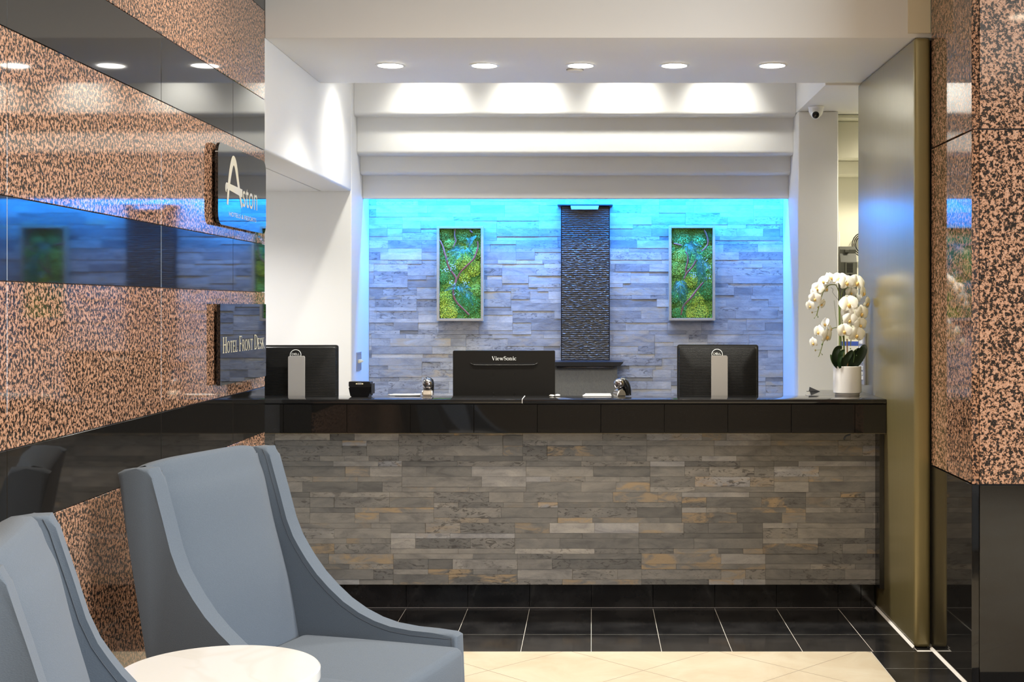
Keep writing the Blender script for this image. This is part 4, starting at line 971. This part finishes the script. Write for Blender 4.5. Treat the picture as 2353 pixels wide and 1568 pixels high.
# ------------------------------------------------------------------ lounge chairs
PROF = [(-0.105, 1.024), (-0.085, 1.034), (-0.040, 1.039), (0.0, 1.040), (0.0134, 1.012), (0.0295, 0.960), (0.0483, 0.900), (0.075, 0.811), (0.099, 0.756), (0.121, 0.7215), (0.1475, 0.684), (0.185, 0.639),
        (0.230, 0.597), (0.279, 0.5585), (0.334, 0.527), (0.389, 0.505), (0.444, 0.491), (0.516, 0.484), (0.587, 0.4825), (0.652, 0.482), (0.668, 0.474), (0.670, 0.32), (0.668, 0.16), (0.070, 0.16), (0.02, 0.40), (-0.0066, 0.525), (-0.033, 0.661), (-0.062, 0.817), (-0.086, 0.946)]
HW, TH = 0.337, 0.062
def chair(label, loc, rz):
    o = thing('lounge_chair', label, 'chair', (0, 0, 0), 0, 'lounge chairs')
    for s in (-1, 1):
        bm = prism_bm(PROF, TH, 'y')
        es = [e for e in bm.edges if abs(e.verts[0].co.y - e.verts[1].co.y) < 1e-6]
        bmesh.ops.bevel(bm, geom=es, offset=0.012, segments=3, profile=0.5, affect='EDGES')
        wing = Lk('side_wing', mesh_of(bm, 'side_wing', True, 50), fabric, o, (0, HW - TH if s > 0 else -HW, 0))
        yi = (0.0 - 0.0004) if s > 0 else TH + 0.0004
        pts = []
        front = PROF[3:22]
        for k, (d, z) in enumerate(front):
            a, b = front[max(k - 1, 0)], front[min(k + 1, len(front) - 1)]
            dx, dz = b[0] - a[0], b[1] - a[1]; n = math.hypot(dx, dz); pts.append((d + dz / n * 0.015, yi, z - dx / n * 0.015))
        bm = bmesh.new(); tube_bm(bm, pts, 0.0008, 5); Lk('seam', mesh_of(bm, 'seam', True), seam_mat, wing)
    # back cushion: profile swept across with a crown
    fr = [(-0.030, 1.048), (-0.018, 1.030), (-0.006, 0.990), (0.012, 0.943), (0.042, 0.819), (0.078, 0.6955), (0.104, 0.60), (0.134, 0.449), (0.150, 0.36)]
    fr = [(p.x, p.y) for p in smooth_path([(a, b, 0) for a, b in fr], 4)]
    bm = bmesh.new(); NU = 18; rows = []
    wi = HW - TH - 0.001
    for k, (d, z) in enumerate(fr):
        row = []
        for i in range(NU + 1):
            u = -1 + 2 * i / NU; edge = (1 - abs(u) ** 5)
            crown = 0.034 * (1 - u * u) * math.sin(math.pi * min(1, 0.12 + 0.88 * k / len(fr))) - 0.016 * (abs(u) ** 8)
            row.append(bm.verts.new((d + crown, u * wi, z + (0.010 * (1 - u * u) if k < 4 else 0) - (0.012 * abs(u) ** 6 if k < 5 else 0))))
        rows.append(row)
    # top roll and rear face
    for d, z in ((-0.055, 1.052), (-0.085, 1.044), (-0.100, 1.026), (-0.084, 0.946), (-0.005, 0.525), (0.066, 0.20)):
        rows.insert(0, [bm.verts.new((d, (-1 + 2 * i / NU) * wi, z - (0.012 * abs(-1 + 2 * i / NU) ** 6 if z > 1 else 0))) for i in range(NU + 1)])
    for a, b in zip(rows, rows[1:]):
        for k in range(NU): bm.faces.new((a[k], a[k + 1], b[k + 1], b[k]))
    bm.faces.new(rows[0]); bm.faces.new(rows[-1][::-1])
    Lk('back_cushion', mesh_of(bm, 'back_cushion', True, 60), fabric, o)
    # seat cushion
    bm = box_bm(0.56, 2 * wi, 0.135, 0.03, 4)
    bmesh.ops.subdivide_edges(bm, edges=bm.edges[:], cuts=2, use_grid_fill=True)
    for v in bm.verts:
        if v.co.z > 0: v.co.z += 0.016 * (1 - (v.co.x / 0.28) ** 2) * (1 - (v.co.y / wi) ** 2)
        if v.co.x > 0.2: v.co.x += 0.012 * (1 - (v.co.z / 0.09) ** 2) * (1 - (v.co.y / wi) ** 4)
    Lk('seat_cushion', mesh_of(bm, 'seat_cushion', True, 60), fabric, o, (0.415, 0, 0.382))
    Lk('seat_rail', mesh_of(box_bm(0.54, 2 * wi, 0.148, 0.012, 3), 'seat_rail', True, 40), fabric, o, (0.398, 0, 0.238))
    for sx, sy in ((0.62, -0.29), (0.62, 0.29), (0.13, -0.29), (0.13, 0.29)):
        bm = bmesh.new(); tube_bm(bm, [(0, 0, 0), (0, 0, 0.165)], [0.014, 0.024], 12)
        Lk('leg', mesh_of(bm, 'leg', True, 50), leg_wood, o, (sx, sy, 0))
    o.location = loc; o.rotation_euler = (0, 0, rz)
    return o
# local +x faces forward, local -y is the arm nearest the camera
a1 = math.radians(-17.9)
far1 = Vector((-1.0346, 4.351, 0)); off = Matrix.Rotation(a1, 3, 'Z') @ Vector((0, HW, 0))
c1 = chair('blue grey high backed lounge chair facing the white table, fully in view', far1 - off, a1)
a2 = math.radians(14.5)
far2 = Vector((-1.193, 2.941, 0)); off = Matrix.Rotation(a2, 3, 'Z') @ Vector((0, HW, 0))
def clone(src, label, loc, rz):
    r = src.copy(); COL.objects.link(r); r.location = loc; r.rotation_euler = (0, 0, rz); r['label'] = label
    for chd in [x for x in src.children]:
        k = chd.copy(); COL.objects.link(k); k.parent = r
        for g2 in chd.children:
            k2 = g2.copy(); COL.objects.link(k2); k2.parent = k
    return r
clone(c1, 'blue grey high backed lounge chair cut off by the left edge of view', far2 - off, a2)

# ------------------------------------------------------------------ side table
tx, ty, th = (504 - VPX) * 3.30 / FPX, 3.30, 0.59
tb = thing('side_table', 'round side table with a white marble top between the lounge chairs', 'table', (tx, ty, 0))
r = 0.247
lathe('tabletop', [(0, th - 0.034), (r - 0.006, th - 0.034), (r, th - 0.028), (r, th - 0.004), (r - 0.004, th), (0, th)], marble, tb, (tx, ty, 0), 72)
lathe('column', [(0.026, 0.014), (0.026, th - 0.04), (0.07, th - 0.0345), (0.0, th - 0.0345)], table_metal, tb, (tx, ty, 0), 28)
lathe('base', [(0, 0), (0.16, 0), (0.16, 0.008), (0.03, 0.016), (0, 0.016)], table_metal, tb, (tx, ty, 0), 48)

# ------------------------------------------------------------------ fittings on the walls
dc = thing('dome_camera', 'small white security camera under the low ceiling right of the beams', 'camera', (1.307, 7.74, 2.66))
cc = (1.307, 7.74, 2.66)
lathe('mount', [(0.046, -0.0005), (0.047, -0.006), (0.044, -0.012), (0, -0.012)], white_plastic, dc, cc, 32)
lathe('shell', [(0.043, -0.012), (0.041, -0.030), (0.033, -0.050), (0.020, -0.062), (0, -0.066)], white_plastic, dc, cc, 32)
bm = lathe_bm([(0, 0.030), (0.014, 0.030), (0.020, 0.027), (0.026, 0.012), (0.027, 0.0)], 28)
e = link('eyeball', mesh_of(bm, 'eyeball', True, 40), white_plastic, dc, (1.302, 7.725, 2.612)); e.rotation_euler = (math.radians(105), 0, math.radians(-8))
bm = lathe_bm([(0, 0.0312), (0.0185, 0.0306), (0.0205, 0.028)], 28)
link('lens', mesh_of(bm, 'lens', True, 60), black_gloss, e, None, False)
sp = thing('switch_plate', 'grey steel switch plate with two cream toggles on the white pier', 'switch', (XL, 8.15, 1.10))
box('plate', XL + 0.0003, XL + 0.005, 8.075, 8.235, 1.10, 1.213, grey_plate, sp, 0.0012)
for yy in (8.125, 8.185):
    t_ = box('toggle', XL + 0.005, XL + 0.016, yy - 0.012, yy + 0.012, 1.146, 1.168, cream_plastic, sp, 0.003)
    box('toggle_tip', XL + 0.016, XL + 0.026, yy - 0.005, yy + 0.005, 1.152, 1.160, cream_plastic, t_, 0.002)
for yy, zz in ((8.125, 1.115), (8.185, 1.115), (8.125, 1.198), (8.185, 1.198)): box('screw', XL + 0.005, XL + 0.006, yy - 0.003, yy + 0.003, zz - 0.003, zz + 0.003, steel, sp)
ip = thing('intercom_panel', 'narrow steel intercom plate with white keys on the bronze panel behind the orchid', 'intercom', (1.409, 6.89, 1.09))
box('plate', 1.399, 1.4095, 6.815, 6.965, 1.09, 1.357, grey_plate, ip, 0.002)
for k, (z0, z1) in enumerate(((1.30, 1.33), (1.262, 1.285), (1.165, 1.185), (1.14, 1.155), (1.115, 1.135))): box('key', 1.395, 1.399, 6.85, 6.93, z0, z1, white_plastic, ip, 0.001)
box('display', 1.3965, 1.399, 6.84, 6.94, 1.20, 1.25, plain('grey_display', (0.25, 0.27, 0.3), 0.2), ip)
YC = 8.445
tc = thing('time_clock', 'dark olive wall mounted time clock with vent slots behind the orchid', 'time clock', (px(1953, 0, 8.38).x, YC, 1.55))
olive = plain('olive_grey_plastic', (0.045, 0.045, 0.034), 0.5); olive2 = plain('olive_light_plastic', (0.09, 0.09, 0.068), 0.5)
tcx0, tcx1 = px(1932, 0, 8.33).x, px(1969, 0, 8.33).x
ztc = px(0, 566, 8.33).z
bm = prism_bm([(0, 0), (0.0, 0.38), (-0.07, 0.38), (-0.085, 0.36), (-0.085, 0.335), (-0.115, 0.28), (-0.115, 0.0)], tcx1 - tcx0, 'x')
b_ = link('housing', mesh_of(bm, 'housing'), olive, tc, (tcx0, YC, ztc - 0.38))
box('front_panel', tcx0 + 0.028, tcx1 - 0.006, YC - 0.1205, YC - 0.1155, ztc - 0.38, ztc - 0.103, olive2, tc, 0.001)
for k in range(11): box('vent_slot', tcx0 + 0.036, tcx0 + 0.075, YC - 0.1215, YC - 0.1206, ztc - 0.165 + k * 0.0055, ztc - 0.162 + k * 0.0055, black_plastic, tc)
bm = prism_bm(arc(0, 0, 0.016, 0.016, 0, 360, 20)[:-1], 0.002, 'y'); link('speaker_hole', mesh_of(bm, 'speaker_hole'), black_plastic, tc, (tcx0 + 0.056, YC - 0.1227, ztc - 0.19))
box('latch', tcx0 + 0.03, tcx0 + 0.055, YC - 0.10, YC - 0.086, ztc - 0.04, ztc - 0.02, olive, tc, 0.003)
cb = thing('cable_coil', 'loose coil of thin black cable hanging beside the time clock', 'cable', (px(1975, 0, 8.40).x, 8.40, px(0, 580, 8.4).z))
cxc, czc = px(1983, 0, 8.40).x, px(0, 562, 8.40).z
for k, rr in enumerate((0.064, 0.055, 0.047)):
    tube('loop', [(cxc + rr * math.cos(a * 0.3142) * 1.0, 8.425 - 0.012 * k, czc + rr * math.sin(a * 0.3142) * 1.15) for a in range(21)], 0.0035, black_plastic, cb, 6)
box('hanger', cxc - 0.012, cxc + 0.012, 8.40, 8.4495, czc + 0.045, czc + 0.062, black_plastic, cb, 0.002)
pr = thing('paper_roll', 'white rolled paper clipped to the corridor wall left of the time clock', 'paper', (px(1929, 0, 8.40).x, 8.42, 1.55))
tube('sheet', [(px(1928, 0, 8.42).x, 8.42, px(0, 640, 8.42).z), (px(1928, 0, 8.42).x, 8.42, px(0, 545, 8.42).z), (px(1928, 0, 8.42).x, 8.42, px(0, 532, 8.42).z)], [0.006, 0.006, 0.004], white_plastic, pr, 14)
box('clip', px(1928, 0, 8.42).x - 0.004, px(1928, 0, 8.42).x + 0.004, 8.43, 8.4495, 1.70, 1.72, steel, pr)
nt = thing('wall_notice', 'white paper notice with a blue header on the corridor wall behind the orchid', 'notice', (px(1948, 0, 8.445).x, 8.449, 1.0))
nx0, nx1 = px(1922, 0, 8.445).x + 0.02, px(1990, 0, 8.445).x
box('sheet', nx0, nx1, 8.446, 8.4495, 1.0, px(0, 784, 8.445).z, white_plastic, nt)
box('header_band', nx0, nx1, 8.4452, 8.4459, px(0, 795, 8.445).z, px(0, 785, 8.445).z, plain('notice_blue', (0.06, 0.12, 0.55), 0.5), nt)
